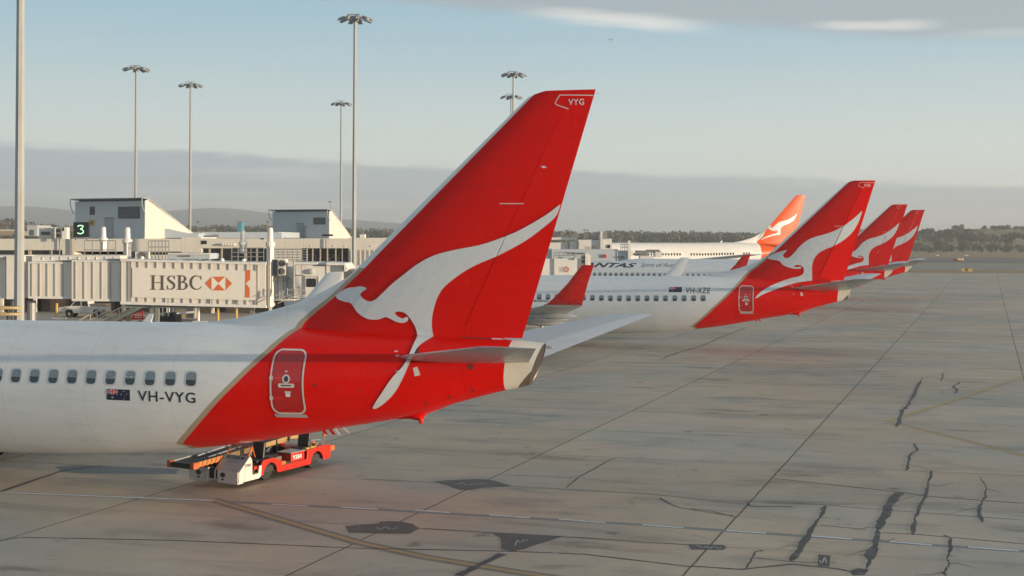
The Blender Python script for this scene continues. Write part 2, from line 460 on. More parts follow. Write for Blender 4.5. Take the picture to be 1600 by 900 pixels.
def winglet_mb(s):
    rr = []
    for b, z, le, te in ((17.15, 3.98, -17.35, -14.9), (17.5, 4.12, -17.0, -14.8), (17.72, 4.5, -16.5, -14.65), (17.95, 5.4, -15.6, -14.35), (18.15, 6.45, -14.75, -13.95), (18.17, 6.52, -14.6, -13.93)):
        ch = te-le; n = 6; cs = [(1-math.cos(PI*i/n))/2 for i in range(n+1)]
        rr.append([(le+ch*c, s*(b+foil(c, .08)*ch), z) for c in cs]+[(le+ch*c, s*(b-foil(c, .08)*ch), z) for c in reversed(cs)])
    return MB().loft(rr)
def engine_mb(s):
    m = MB(); c = (-31.5, s*5.6, 1.75)
    m.lathe([(.72, .1), (.98, 0), (1.08, .25), (1.1, 1.2), (1.02, 2.8), (.86, 3.9), (.80, 3.92)], c, 'x', 24, 0)
    m.lathe([(.55, 3.6), (.5, 4.6), (.30, 5.0), (.1, 5.4)], c, 'x', 16, 1)
    m.lathe([(.70, .9), (.3, .7), (.05, .3)], c, 'x', 16, 1)
    m.hexa([(-29.6, s*5.6-.16, 2.6), (-26.8, s*5.6-.12, 2.2), (-24.4, s*5.6-.05, 2.3), (-24.6, s*5.6-.05, 2.55), (-29.2, s*5.6-.16, 2.95)],
           [(-29.6, s*5.6+.16, 2.6), (-26.8, s*5.6+.12, 2.2), (-24.4, s*5.6+.05, 2.3), (-24.6, s*5.6+.05, 2.55), (-29.2, s*5.6+.16, 2.95)], 0)
    return m
def gear_mb(a, b, top, r, wdt):
    m = MB(); m.tube((a, b, r), (a-.1, b, top), .12, .15, 10, 1)
    m.tube((a, b-wdt*1.6, r), (a, b+wdt*1.6, r), .07, .07, 8, 1)
    m.tube((a-.2, b, top-.3), (a+.9, b*.6, top), .06, .06, 6, 1)
    return m
def wheel_mb(a, b, r, wdt):
    m = MB(); m.lathe([(r*.55, -wdt/2+.02), (r*.93, -wdt/2), (r, -wdt/4), (r, wdt/4), (r*.93, wdt/2), (r*.55, wdt/2-.02)], (a, b, r), 'y', 20, 0)
    m.lathe([(r*.1, -wdt/2-.02), (r*.5, -wdt/2+.03), (r*.5, wdt/2-.03), (r*.1, wdt/2+.02)], (a, b, r), 'y', 14, 1)
    return m

curve1 = [az(p[0], p[1], -1.5) for p in BND[:9]]+[az(p[0], p[1], -.6) for p in BND[9:11]]+[az(p[0], p[1], -.2) for p in BND[11:]]+[az(p[0], p[1], -.1) for p in FINB]
def on_hull(px, py, bv=BV1, B=B1, rz=-TH):
    M = (Matrix.Translation(B) @ Matrix.Rotation(rz, 4, 'Z')).inverted()
    o = M @ Vector((0, 0, CAMH)); d = (M.to_3x3() @ ray(px, py)).normalized()
    h, nrm, i, dist = bv.ray_cast(o, d)
    return h, d, nrm
def bpt(px, py):
    h = on_hull(px, py)[0]; return (h.x, h.z) if h else az(px, py, -1.5)
curve1 = [bpt(*p) for p in BND[:11]]+[az(522, 464, -.18)]+[az(*p) for p in FINB[1:4]]
c_sorted = sorted(curve1, key=lambda q: q[1]); curve1 = [(c_sorted[0][0]-.02, c_sorted[0][1]-.25), (c_sorted[0][0]+.1, c_sorted[0][1]-.6)]+c_sorted+[(c_sorted[-1][0]+.02, c_sorted[-1][1]+.01), (c_sorted[-1][0]+.9, ZT+.3)]
CONE = bpt(786, 590)[0]; _e = bpt(820, 591); EXQ = _e[0]-.93*_e[1]
M_SHIP = livery('airliner paint', RED, curve1, gold=(.40, .325, .235), cone=CONE, exh=EXQ)
M_WHITE = mat('white aircraft paint', (.74, .75, .74), .3, var=.06, coat=.3)
M_GREYMETAL = mat('grey aircraft metal', (.44, .46, .48), .32, metal=.35, var=.05, scale=.8)
M_WINGP = mat('wing grey paint', (.50, .53, .55), .30, metal=.1, var=.10, scale=1.2)
M_REDP = mat('red aircraft paint', RED, .28, var=.08, coat=.4)
M_DARK = mat('dark cavity', (.035, .03, .028), .7, var=.3)
M_EXH = mat('burnt exhaust metal', (.12, .095, .075), .42, metal=.7, var=.35, scale=4)
M_TYRE = mat('tyre rubber', (.022, .022, .024), .85, var=.3)
M_HUB = mat('wheel hub', (.35, .35, .36), .5, metal=.3)
M_BLACK = mat('black lettering', (.022, .024, .03), .45, var=.1)
M_ROO = mat('pale emblem paint', (.62, .645, .66), .28, var=.05, coat=.4)
M_FRAME = mat('bare door frame', (.62, .57, .54), .35, metal=.15, var=.2, scale=6)
M_DOORRED = mat('red door paint', (.40, .008, .006), .26, var=.10, coat=.5)
M_WFRAME = mat('window frame metal', (.52, .54, .55), .35, metal=.3)
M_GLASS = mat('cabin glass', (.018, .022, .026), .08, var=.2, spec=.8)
M_SKYPANE = mat('painted sky reflection', (.17, .215, .25), .18, var=.15, spec=.7)  # sky reflection painted as the pane's blue-grey upper zone
M_NAVY = mat('flag navy', (.012, .016, .05), .4)

def refine(V, T, mx, mis=None):                       # split long edges so that a mark can follow the curve under it
    bm = bmesh.new(); vs = [bm.verts.new((p[0], p[1], 0)) for p in V]
    for k, f in enumerate(T):
        try: q = bm.faces.new([vs[i] for i in f]); q.material_index = mis[k] if mis else 0
        except ValueError: pass
    bmesh.ops.triangulate(bm, faces=bm.faces)
    for _ in range(8):
        es = [e for e in bm.edges if e.calc_length() > mx]
        if not es: break
        bmesh.ops.subdivide_edges(bm, edges=es, cuts=1); bmesh.ops.triangulate(bm, faces=[f for f in bm.faces if len(f.verts) > 3])
    bm.verts.index_update()
    r = [(v.co.x, v.co.y) for v in bm.verts], [tuple(v.index for v in f.verts) for f in bm.faces], [f.material_index for f in bm.faces]
    bm.free(); return r
def decal(name, V, T, cast, m, parent, off=.012, mis=None, mx=None):
    """a thin painted mark laid on the surface: cast(x, y) gives hit and outward direction"""
    if mx is None:
        ext = max(max(p[i] for p in V)-min(p[i] for p in V) for i in (0, 1)); mx = .14 if abs(V[0][0]) < 60 and ext < 60 and V[0][1] < 30 else 3
    if mx: V, T, mis = refine(V, T, mx, mis)
    off *= .4; vs, bad = [], set()
    for i, p in enumerate(V):
        h, d = cast(*p)
        if h is None: bad.add(i); vs.append((0, 0, 0))
        else: vs.append(tuple(h-d*off))
    mb = MB()
    fs = [(f, k) for k, f in enumerate(T) if not any(i in bad for i in f)]
    mb.v = [Vector(v) for v in vs]; mb.f = [f for f, _ in fs]; mb.mi = [(mis[k] if mis else 0) for _, k in fs]
    me = bpy.data.meshes.new(name); me.from_pydata([tuple(p) for p in mb.v], [], mb.f)
    for q in (m if isinstance(m, (list, tuple)) else [m]): me.materials.append(q)
    me.polygons.foreach_set('material_index', mb.mi)
    bm = bmesh.new(); bm.from_mesh(me)
    bmesh.ops.delete(bm, geom=[v for v in bm.verts if not v.link_faces], context='VERTS')
    for f in bm.faces:
        f.normal_update()
        if f.normal.y > 0: f.normal_flip()
        f.smooth = True
    bm.to_mesh(me); bm.free()
    return link(name, me, parent)
def cast_px(bv=BV1, B=B1, rz=-TH):
    def f(px, py):
        h, d, n = on_hull(px, py, bv, B, rz); return h, (None if n is None else (n if n.dot(d) > 0 else -n))
    return f
def cast_side(bv=BV1):                               # straight from the port side, in the aircraft's own coordinates
    def f(a, z):
        h, n, i, dd = bv.ray_cast(Vector((a, -12, z)), Vector((0, 1, 0))); return h, (None if n is None else (n if n.y > 0 else -n))
    return f
def rrect(x0, x1, y0, y1, r, n=5):
    out = []
    for cx, cy, s in ((x1-r, y1-r, 0), (x0+r, y1-r, 1), (x0+r, y0+r, 2), (x1-r, y0+r, 3)):
        out += [(cx+r*math.cos(PI/2*(s+i/n)), cy+r*math.sin(PI/2*(s+i/n))) for i in range(n+1)]
    return out
def text_at(V, a, z, W_=None, H=None):               # fit letters to a box whose left foot is (a, z)
    x0 = min(p[0] for p in V); x1 = max(p[0] for p in V); y0 = min(p[1] for p in V); y1 = max(p[1] for p in V)
    sx = W_/(x1-x0) if W_ else H/(y1-y0); sy = H/(y1-y0) if H else sx
    return [(a+(p[0]-x0)*sx, z+(p[1]-y0)*sy) for p in V]

side = cast_side()
WIN0 = on_hull(298.5, 592)[0]; WINL = on_hull(25, 587)[0]
WP = (WIN0.x-WINL.x)/9.0
WZ = lambda a: lerp(WINL.z, WIN0.z, (a-WINL.x)/(WIN0.x-WINL.x)) if a > WINL.x-1 else WINL.z
win_mesh = {}
def window(k, parent):
    if k in win_mesh:
        o = link('window', win_mesh[k][0], parent); f = link('window_frame', win_mesh[k][1], o); return
    a = WIN0.x-k*WP; z = WZ(a); hw, hh = .165, .20
    outer = rrect(a-hw-.035, a+hw+.035, z-hh-.035, z+hh+.035, .13); inner = rrect(a-hw, a+hw, z-hh, z+hh, .11)
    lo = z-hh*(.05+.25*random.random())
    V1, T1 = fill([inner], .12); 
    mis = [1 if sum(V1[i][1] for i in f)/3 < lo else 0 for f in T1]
    # cut pane in two bands so that the painted reflection ends in a straight edge
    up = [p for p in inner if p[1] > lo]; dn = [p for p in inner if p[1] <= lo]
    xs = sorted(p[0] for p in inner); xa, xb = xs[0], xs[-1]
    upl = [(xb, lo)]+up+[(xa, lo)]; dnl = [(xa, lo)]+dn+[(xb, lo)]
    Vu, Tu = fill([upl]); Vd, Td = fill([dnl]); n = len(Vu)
    o = decal('window', Vu+Vd, Tu+[tuple(i+n for i in f) for f in Td], side, [M_SKYPANE, M_GLASS], parent, .006, [0]*len(Tu)+[1]*len(Td))
    V2, T2 = fill([outer, inner])
    f = decal('window_frame', V2, T2, side, M_WFRAME, o, .014)
    win_mesh[k] = (o.data, f.data)

def door_set(parent):                                # the aft service door, built on the hull
    a0, z0 = bpt(427, 646); a1, z1 = bpt(483, 546)
    d0 = bpt(427, 545); hw_ = (a1-a0)
    o_ = rrect(a0, a1, z0, z1, .24); i_ = rrect(a0+.05, a1-.05, z0+.046, z1-.046, .205)
    V, T = fill([i_], .2); d = decal('aft_door', V, T, side, M_DOORRED, parent, .012)
    V, T = fill([o_, i_], .2); fr = decal('door_frame', V, T, side, M_FRAME, d, .035)
    am, zm = (a0+a1)/2, (z0+z1)/2
    circ = [(am-.02+.075*math.cos(2*PI*i/14), zm+.10+.09*math.sin(2*PI*i/14)) for i in range(14)]
    ring = [(am-.02+.12*math.cos(2*PI*i/18), zm+.10+.13*math.sin(2*PI*i/18)) for i in range(18)]
    V, T = fill([circ]); decal('door_window', V, T, side, M_GLASS, d, .03)
    V, T = fill([ring, circ]); decal('window_ring', V, T, side, M_FRAME, d, .032)
    V, T = fill([rrect(am-.26, am+.24, zm-.15, zm-.03, .05)]); decal('handle_recess', V, T, side, M_FRAME, d, .03)
    V, T = fill([rrect(am-.16, am+.14, zm-.105, zm-.07, .015)]); decal('door_handle', V, T, side, M_DARK, d, .045)
    for (x0, x1, y0, y1) in ((am-.06, am+.12, zm-.30, zm-.26), (am-.04, am+.10, zm-.42, zm-.315), (am-.07, am+.0, zm+.30, zm+.335)):
        V, T = fill([[(x0, y0), (x1, y0), (x1, y1), (x0, y1)]]); decal('placard', V, T, side, M_ROO, d, .02)
    for zz in (zm+.12, zm-.46):
        V, T = fill([[(a0+.1, zz-.022), (a0+.36, zz-.03), (a0+.36, zz+.03), (a0+.1, zz+.022)]]); decal('vent_flag', V, T, side, M_REDP, d, .03)
        V, T = fill([[(a0-.02, zz-.05), (a0+.09, zz-.05), (a0+.09, zz+.05), (a0-.02, zz+.05)]]); decal('hinge', V, T, side, M_FRAME, d, .05)
    V, T = fill([[(a0+.06, z0-.10), (a1-.02, z0-.10), (a1-.05, z0+.0), (a0+.03, z0+.0)]], .2); decal('door_sill', V, T, side, M_GREYMETAL, d, .05)

def flag(parent, a0, z0, wd, ht, cast):
    parts = [([(0, 0), (1, 0), (1, 1), (0, 1)], 0)]
    def strip(p, q, w_, mi): parts.append((ribbon([p, q], w_)[0], mi))
    jack = lambda p: (p[0]*.5, .5+p[1]*.5)
    out = []
    for k, (p, q, w_, mi) in enumerate([((0, 0), (1, 1), .16, 1), ((0, 1), (1, 0), .16, 1), ((0, .0), (1, 1), .06, 2), ((0, 1), (1, 0), .06, 2),
                           ((.5, 0), (.5, 1), .26, 1), ((0, .5), (1, .5), .30, 1), ((.5, 0), (.5, 1), .13, 2), ((0, .5), (1, .5), .17, 2)]):
        V, T = ribbon([p, q], w_); out.append(([jack((min(max(v[0], 0), 1), min(max(v[1], 0), 1))) for v in V], [(0, 1, 3, 2)], mi, k+1))
    for (cx, cy, r) in ((.25, .24, .10), (.75, .82, .055), (.63, .55, .055), (.87, .60, .055), (.78, .40, .03), (.75, .14, .055)):
        V = []
        for i in range(14):
            rr = r if i % 2 == 0 else r*.5; V.append((cx+rr*.5*math.sin(2*PI*i/14), cy+rr*math.cos(2*PI*i/14)))
        V, T = fill([V]); out.append((V, T, 1, 9))
    f = decal('flag', *[x for x in ([(a0, z0), (a0+wd, z0), (a0+wd, z0+ht), (a0, z0+ht)], [(0, 1, 2, 3)])], cast, M_NAVY, parent, .012)
    for V, T, mi, k in out:
        decal('flag_star' if k == 9 else 'flag_cross', [(a0+v[0]*wd, z0+v[1]*ht) for v in V], T, cast, M_ROO if mi == 1 else M_REDP, f, .018+.0015*k)

def airframe(root, rud=0.0, rudm=None):
    hull = hull_mb.build('fuselage', M_SHIP, root, True, sharp=60)
    cap_mb.build('exhaust', [M_EXH, M_DARK], hull, True)
    fin = FIN.build('tail_fin', M_SHIP, root, True, sharp=50)
    DOR.build('dorsal_fin', M_SHIP, fin, True)
    rudder_mb(rud).build('rudder', M_SHIP, root, True, sharp=50)
    for s in (-1, 1):
        st = stab_mb(s, 0, .70).build('tailplane', M_GREYMETAL, root, True, sharp=50)
        stab_mb(s, .708, 1.0).build('elevator', M_WINGP, st, True, sharp=50)
        wg = wing_mb(s).build('wing', M_WINGP, root, True, sharp=50)
        winglet_mb(s).build('winglet', M_REDP if s < 0 else M_WHITE, wg, True, sharp=50)
        for b, a in ((4.2, -20.4), (8.6, -18.9), (12.0, -17.4)):
            z = interp(b, [(2.2, 2.05), (6.2, 2.5), (17.2, 3.98)])
            MB().lathe([(.03, -2.4), (.2, -1.6), (.24, -.4), (.17, .5), (.03, 1.1)], (a-.2, s*b, z-.30), 'x', 10).build('flap_fairing', M_WINGP, wg, True)
        engine_mb(s).build('engine', [M_GREYMETAL, M_EXH], root, True, sharp=50)
        g = gear_mb(-21.3, s*3.3, 2.2, .6, .42).build('main_gear', [M_TYRE, M_HUB], root, True)
        for q in (-.48, .48): wheel_mb(-21.3, s*3.3+q, .6, .42).build('wheel', [M_TYRE, M_HUB], g, True)
    g = gear_mb(-39.5, 0, 1.8, .36, .22).build('nose_gear', [M_TYRE, M_HUB], root, True)
    for q in (-.25, .25): wheel_mb(-39.5, q, .36, .22).build('wheel', [M_TYRE, M_HUB], g, True)
    # belly fairing, tail bumper, aerials
    MB().loft([[(a, 1.95*s_*math.cos(t), 1.55+.62*s_*math.sin(t)) for t in [2*PI*i/20 for i in range(20)]] for a, s_ in ((-31.5, .2), (-30, .8), (-27, 1.02), (-22, 1.03), (-19, .8), (-17.2, .15))]).build('belly_fairing', M_WHITE, hull, True)
    a0, z0 = az(612, 657, -.2); a1, z1 = az(655, 661, -.2); a2, z2 = az(722, 629, -.2)
    bump = MB(); n = 10
    def rg(a, zlow, wd): return [(a, wd*math.cos(PI+PI*i/n), keel(a)+.14+(keel(a)+.14-zlow)*math.sin(PI+PI*i/n)) for i in range(n+1)]
    bump.loft([rg(a0-.1, keel(a0)-.005, .2), rg(a0+.5, keel(a0+.5)-.09, .22), rg(a1, z1+.03, .22), rg(a1+.12, keel(a1+.12)-.05, .2), rg(a1+.9, keel(a1+.9)-.01, .16)]).build('tail_bumper', M_SHIP, hull, True)
    MB().lathe([(.07, .03), (.075, -.05), (.045, -.10), (.01, -.115)], (a1-.02, 0, z1+.06), 'z', 12).build('belly_beacon', mat('beacon red', (.6, .03, .01), .2), hull, True)
    MB().hexa([(a0-1.9, -.02, keel(a0-1.9)+.05), (a0-1.72, -.02, keel(a0-1.72)+.05), (a0-1.45, -.02, keel(a0-1.6)-.16), (a0-1.56, -.02, keel(a0-1.6)-.16)],
              [(a0-1.9, .02, keel(a0-1.9)+.05), (a0-1.72, .02, keel(a0-1.72)+.05), (a0-1.45, .02, keel(a0-1.6)-.16), (a0-1.56, .02, keel(a0-1.6)-.16)]).build('drain_mast', M_ROO, hull)
    dm = az(512, 675, -.25)
    for i in range(4):
        q = MB(); x0 = dm[0]-.28+i*.13
        q.hexa([(x0, -.25, dm[1]+.12), (x0+.13, -.25, dm[1]+.12), (x0+.30, -.25, dm[1]-.07), (x0+.17, -.25, dm[1]-.07)], [(x0, -.22, dm[1]+.12), (x0+.13, -.22, dm[1]+.12), (x0+.30, -.22, dm[1]-.07), (x0+.17, -.22, dm[1]-.07)])
        q.build('striped_aerial', M_ROO if i % 2 else M_REDP, hull)
    ba = az(229, 503)
    MB().hexa([(ba[0]-.22, -.03, ba[1]-.12), (ba[0]+.12, -.03, ba[1]-.12), (ba[0]+.26, -.008, ba[1]+.26), (ba[0]+.08, -.008, ba[1]+.26)],
              [(ba[0]-.22, .03, ba[1]-.12), (ba[0]+.12, .03, ba[1]-.12), (ba[0]+.26, .008, ba[1]+.26), (ba[0]+.08, .008, ba[1]+.26)]).build('blade_aerial', M_WHITE, hull)
    # static wicks on the fin's trailing edge, tail light
    for px_, py_ in ((931, 146), (929, 153), (920, 178), (893, 266)):
        a, z = az(px_, py_); MB().tube((a-.03, 0, z), (a+.14, 0, z-.004), .008, .004, 5).build('static_wick', M_ROO, fin)
    MB().lathe([(.04, -.1), (.05, 0), (.03, .07)], (AEND+.38, 0, crown(AEND)-.10), 'x', 10).build('tail_light', M_GREYMETAL, hull, True)
    # tailplane root seal: dark slot above, pale plate below
    for quad, mm in (([(646, 543), (655, 543), (652, 555), (644, 555)], M_DARK), ([(645, 575), (652, 573), (657, 586), (648, 588)], M_FRAME)):
        V, T = fill([quad]); decal('root_plate', V, T, cast_px(), mm, hull, .012)
    for (px_, py_) in ((619, 549), (621, 556), (621, 580)):
        V, T = fill([[(px_-2.5, py_-.8), (px_+2.5, py_-.8), (px_+2.5, py_+.8), (px_-2.5, py_+.8)]]); decal('marker', V, T, cast_px(), M_ROO, hull, .012)
    for (px_, py_, r_) in ((492, 602, .05), (666, 630, .045), (702, 620, .045), (738, 609, .045), (560, 610, .03), (735, 573, .09), (455, 657, .03)):
        c_ = on_hull(px_, py_)[0]; V, T = fill([[(c_.x+r_*math.cos(2*PI*i/12), c_.z+r_*math.sin(2*PI*i/12)) for i in range(12)]]); decal('drain_vent', V, T, side, mat('vent maroon', (.16, .02, .015), .5), hull, .012)
    door_set(root)
    return hull, fin

def outline_px(pts, scale=1, off=(0, 0), sub=5, corner=62):
    return smooth_loop([(off[0]+p[0]/scale, off[1]+p[1]/scale) for p in pts], sub, corner)
ROO1 = [(876, 319), (850, 338), (817, 357), (793, 368), (753, 382), (713, 390), (680, 398.5), (653, 412.5), (630, 430), (613, 443.5), (597, 459), (587, 468), (578, 471), (570, 468), (564.5, 463), (563.5, 459), (568, 455), (573, 452), (572, 449), (563, 447.6), (553, 449), (545, 450), (535, 454.5), (525, 462), (528, 467), (537, 471), (547, 473), (552, 478), (558, 487), (567, 494.5), (578, 499), (592, 499), (603, 495.5), (612, 499), (620, 503), (630, 504.5), (637, 501.5), (638.5, 496.5), (635, 495), (630, 497.5), (623, 495), (617, 490), (620, 487), (627, 487), (635, 490.5), (643, 500), (650, 513), (652, 525), (647, 537), (638, 557), (630, 572), (613, 590), (597, 613), (587, 628), (582, 637), (587, 638), (600, 630), (617, 613), (630, 590), (638, 572), (645, 557), (653, 543), (663, 535), (678, 526), (676, 518), (675, 503), (677, 487), (683, 467), (693, 450), (713, 433), (740, 416), (780, 398.5), (820, 377), (850, 355), (867, 340), (873.5, 328)]
ROO2 = [(738, 222), (700, 258), (660, 290), (620, 318), (570, 343), (510, 363), (455, 378), (410, 400), (375, 430), (345, 465), (320, 490), (300, 500), (282, 495), (275, 482), (285, 470), (299, 455), (290, 453), (262, 461), (225, 474), (183, 497), (200, 507), (235, 512), (258, 520), (275, 540), (310, 555), (345, 562), (372, 562), (384, 555), (378, 549), (360, 553), (345, 551), (338, 546), (350, 541), (375, 541), (392, 552), (398, 572), (392, 592), (370, 606), (330, 615), (270, 635), (200, 665), (150, 695), (122, 720), (112, 737), (121, 734), (160, 712), (220, 688), (300, 660), (370, 642), (446, 632), (446, 590), (446, 550), (455, 510), (480, 475), (520, 450), (570, 430), (630, 395), (680, 350), (712, 300), (733, 247)]

# --- the near airliner
G_AIR = 'airliners parked nose-in along the pier'
p1 = empty('airliner', B1, -TH)
tag(p1, 'nearest white airliner with red tail filling the foreground, white kangaroo on its fin', 'airliner', G_AIR)
hull1, fin1 = airframe(p1)
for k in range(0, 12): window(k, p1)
V, T = fill([outline_px(ROO1)], 4.5); decal('kangaroo_emblem', V, T, cast_px(), M_ROO, p1, .05, mx=1.3)
h0 = on_hull(216, 627)[0]; h1 = on_hull(305, 609)[0]
TXR = {s: text2d(s, 1, 0, .012, 1, 1.12) for s in ('VH-VYG', 'VH-XZE', 'VYG', 'XZE')}
REGA, REGW, REGH = h0.x, h1.x-h0.x, .40
def registration(parent, s, a, z, wd, ht, m, bv):
    V, T = TXR[s]; return decal('registration', text_at(V, a, z, wd, ht), T, cast_side(bv), m, parent, .014)
registration(p1, 'VH-VYG', h0.x, on_hull(216, 626.5)[0].z, REGW, on_hull(216, 610)[0].z-on_hull(216, 626.5)[0].z, M_BLACK, BV1)
f0 = on_hull(167, 624.5)[0]; f1 = on_hull(203, 609)[0]
flag(p1, f0.x, f0.z, f1.x-f0.x, f1.z-f0.z, side)
def fin_mark(parent, s, bv):
    a0, z0 = az(889, 164.5); a1, z1 = az(913, 154.5)
    if s: V, T = TXR[s]; decal('fin_letters', text_at(V, a0, z0, a1-a0, z1-z0), T, cast_side(bv), M_ROO, parent, .014)
    for pts, wd in (([(927, 149), (880, 149), (875, 151), (869.5, 160), (871, 164), (889, 170.5)], 1.25),):
        V, T = ribbon([az(*p) for p in smooth_loop(pts, 3, 75, False)], wd/54); decal('fin_patch_outline', V, T, cast_side(bv), M_ROO, parent, .014)
    V, T = ribbon([az(722, 526.2), az(770, 528.6)], .022); decal('rudder_seal', V, T, cast_side(bv), M_DARK, parent, .03)
    V, T = ribbon([az(770, 528.6), az(811, 530.6)], .030); decal('rudder_seal', V, T, cast_side(bv), M_ROO, parent, .03)
    for (x0, x1, y0, y1) in ((783, 820, 317.6, 319.2),):
        p, q = az(x0, y1), az(x1, y0); V, T = fill([[(p[0], p[1]), (q[0], p[1]), (q[0], q[1]), (p[0], q[1])]]); decal('inspection_panel', V, T, cast_side(bv), M_FRAME, parent, .014)
fin_mark(p1, 'VYG', BV1)
for pts in ([(846, 260), (852, 259.5), (856, 262), (850, 263)],):
    V, T = fill([[az(*p) for p in pts]]); decal('paint_chip', V, T, side, M_ROO, fin1, .012)

# --- the second airliner
B2 = Vector((23.62, 91.2, 0))
p2 = empty('airliner', B2, -TH)
tag(p2, 'second white airliner from the viewer, red tail with turned rudder beside the bare apron', 'airliner', G_AIR)
RUD = 7.0
RUD2 = rudder_mb(RUD); BV2 = bvh_of(hull_mb, FIN, RUD2, DOR); side2 = cast_side(BV2)
hull2, fin2 = airframe(p2, RUD)
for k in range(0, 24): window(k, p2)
V, T = fill([outline_px(ROO2, 3.75, (1150, 270))], 3.0)
roo2 = decal('kangaroo_emblem', V, T, cast_px(BV2, B2), M_ROO, p2, .035, mx=1.0)
h = on_hull(1071, 458, BV2, B2)[0]; h1 = on_hull(1110, 449.5, BV2, B2)[0]
registration(p2, 'VH-XZE', h.x, h.z, h1.x-h.x, h1.z-h.z, M_BLACK, BV2)
h = on_hull(1045, 456.5, BV2, B2)[0]; h1 = on_hull(1066, 448.5, BV2, B2)[0]
flag(p2, h.x, h.z, h1.x-h.x, h1.z-h.z, side2)
fin_mark(p2, 'XZE', BV2)
h = on_hull(834, 471.8, BV2, B2)[0]; h1 = on_hull(858, 469.8, BV2, B2)[0]
V, T = text2d('BOEING 737-800', 1, .25, .02); 
if h and h1: decal('maker_lettering', text_at(V, h.x, h.z, 2.3, .17), T, side2, M_BLACK, p2, .014)

# --- the third and fourth
B3 = Vector((44.2, 150.5, 0)); B4 = Vector((54.6, 176.5, 0))
p3 = copy_tree(p2, None, ('flag', 'registration', 'fin_letters', 'maker_lettering', 'rudder', 'window', 'kangaroo_emblem'))
p3.location = B3; rudder_mb(0).build('rudder', M_SHIP, p3, True, sharp=50)
V, T = fill([outline_px(ROO2, 3.75, (1150, 270))], 3.0)
Mi = (Matrix.Translation(B2) @ Matrix.Rotation(-TH, 4, 'Z')).inverted()
roo3 = decal('kangaroo_emblem', V, T, cast_px(BV1, B2), M_ROO, p3, .03, mx=1.5)
tag(p3, 'third airliner, its red tail rising just behind the second one', 'airliner', G_AIR)
p4 = copy_tree(p3); p4.location = B4
tag(p4, 'farthest red-tailed airliner, only its tail showing at the right end of the row', 'airliner', G_AIR)
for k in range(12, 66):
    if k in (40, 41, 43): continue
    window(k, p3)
M3 = Matrix.Translation(B3) @ Matrix.Rotation(-TH, 4, 'Z')
h = on_hull(893, 418.5, BV1, B3)[0]; h1 = on_hull(995.5, 411, BV1, B3)[0]
V, T = text2d('QANTAS', 1, .36, .035)
if h and h1: decal('airline_name', text_at(V, h.x, h.z, h1.x-h.x, h1.z-h.z), T, side, M_BLACK, p3, .02)
h = on_hull(1000, 419, BV1, B3)[0]; h1 = on_hull(1073, 411, BV1, B3)[0]
V, T = text2d('Spirit of Australia', 1, .30, .0)
M_SLOGAN = mat('slogan grey', (.10, .11, .13), .4)
if h and h1: decal('slogan', text_at(V, h.x, h.z, h1.x-h.x, h1.z-h.z), T, side, M_SLOGAN, p3, .02)

# --- the larger jet with its red tail coloured sunlit orange, beyond the pier
TH5 = R(-19)
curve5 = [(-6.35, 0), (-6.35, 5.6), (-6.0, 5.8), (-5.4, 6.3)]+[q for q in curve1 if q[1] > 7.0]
M_SHIP5 = livery('sunlit red livery', (.74, .095, .010), [(q[0]-.06, q[1]) for q in curve5], cone=CONE-1.2, white=(.72, .70, .66), spec=.19, coat=.0, ro=.26)  # orange base puts low sunlight into the red tail paint
p5 = copy_tree(p4, None, ('winglet', 'kangaroo_emblem', 'fin_patch_outline', 'inspection_panel', 'aft_door'))
p5.location = Vector((57.6, 262, 0)); p5.rotation_euler = (0, 0, -TH5); p5.scale = (1.34, 1.34, 1.40)
rem = [c for c in p5.children if c.name.startswith('rudder')]
for c in rem: bpy.data.objects.remove(c)
rudder_mb(6.0).build('rudder', M_SHIP5, p5, True, sharp=50)
def repaint(o, frm, to):
    if o.type == 'MESH' and any(m == frm for m in o.data.materials):
        o.data = o.data.copy()
        for i, m in enumerate(o.data.materials):
            if m == frm: o.data.materials[i] = to
    for c in o.children: repaint(c, frm, to)
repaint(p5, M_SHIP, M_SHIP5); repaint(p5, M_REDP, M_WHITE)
V, T = fill([outline_px(ROO2, 3.75, (1150, 270))], 3.0)
def cast5(px, py):
    h = on_hull(px, py, BV1, B2)[0]
    if h is None: return None, Vector((0, 1, 0))
    q, n, i, d = BV5.ray_cast(Vector((h.x*.86-.55, -12, (h.z-5.5)*.62+6.75)), Vector((0, 1, 0))); return q, Vector((0, 1, 0))
BV5 = bvh_of(hull_mb, FIN, rudder_mb(6.0), DOR)
decal('kangaroo_emblem', V, T, cast5, M_ROO, p5, .03)
small = MB()
wm = rrect(-.11, .11, -.17, .17, .09)
wme = bpy.data.meshes.new('window'); Vw, Tw = fill([wm]); wme.from_pydata([(p[0], 0, p[1]) for p in Vw], [], Tw); wme.materials.append(M_GLASS)
for i in range(70):
    if i in (3, 4, 5, 22, 23, 24): continue
    a = -8.6-i*.46; q = side(a, WZ(a)-.05)[0]
    if q: o = link('window', wme, p5); o.location = (a, q.y-.03, q.z)
tag(p5, 'large white airliner with red tail tinted sun-orange, standing beyond the far jet bridges', 'airliner', G_AIR)
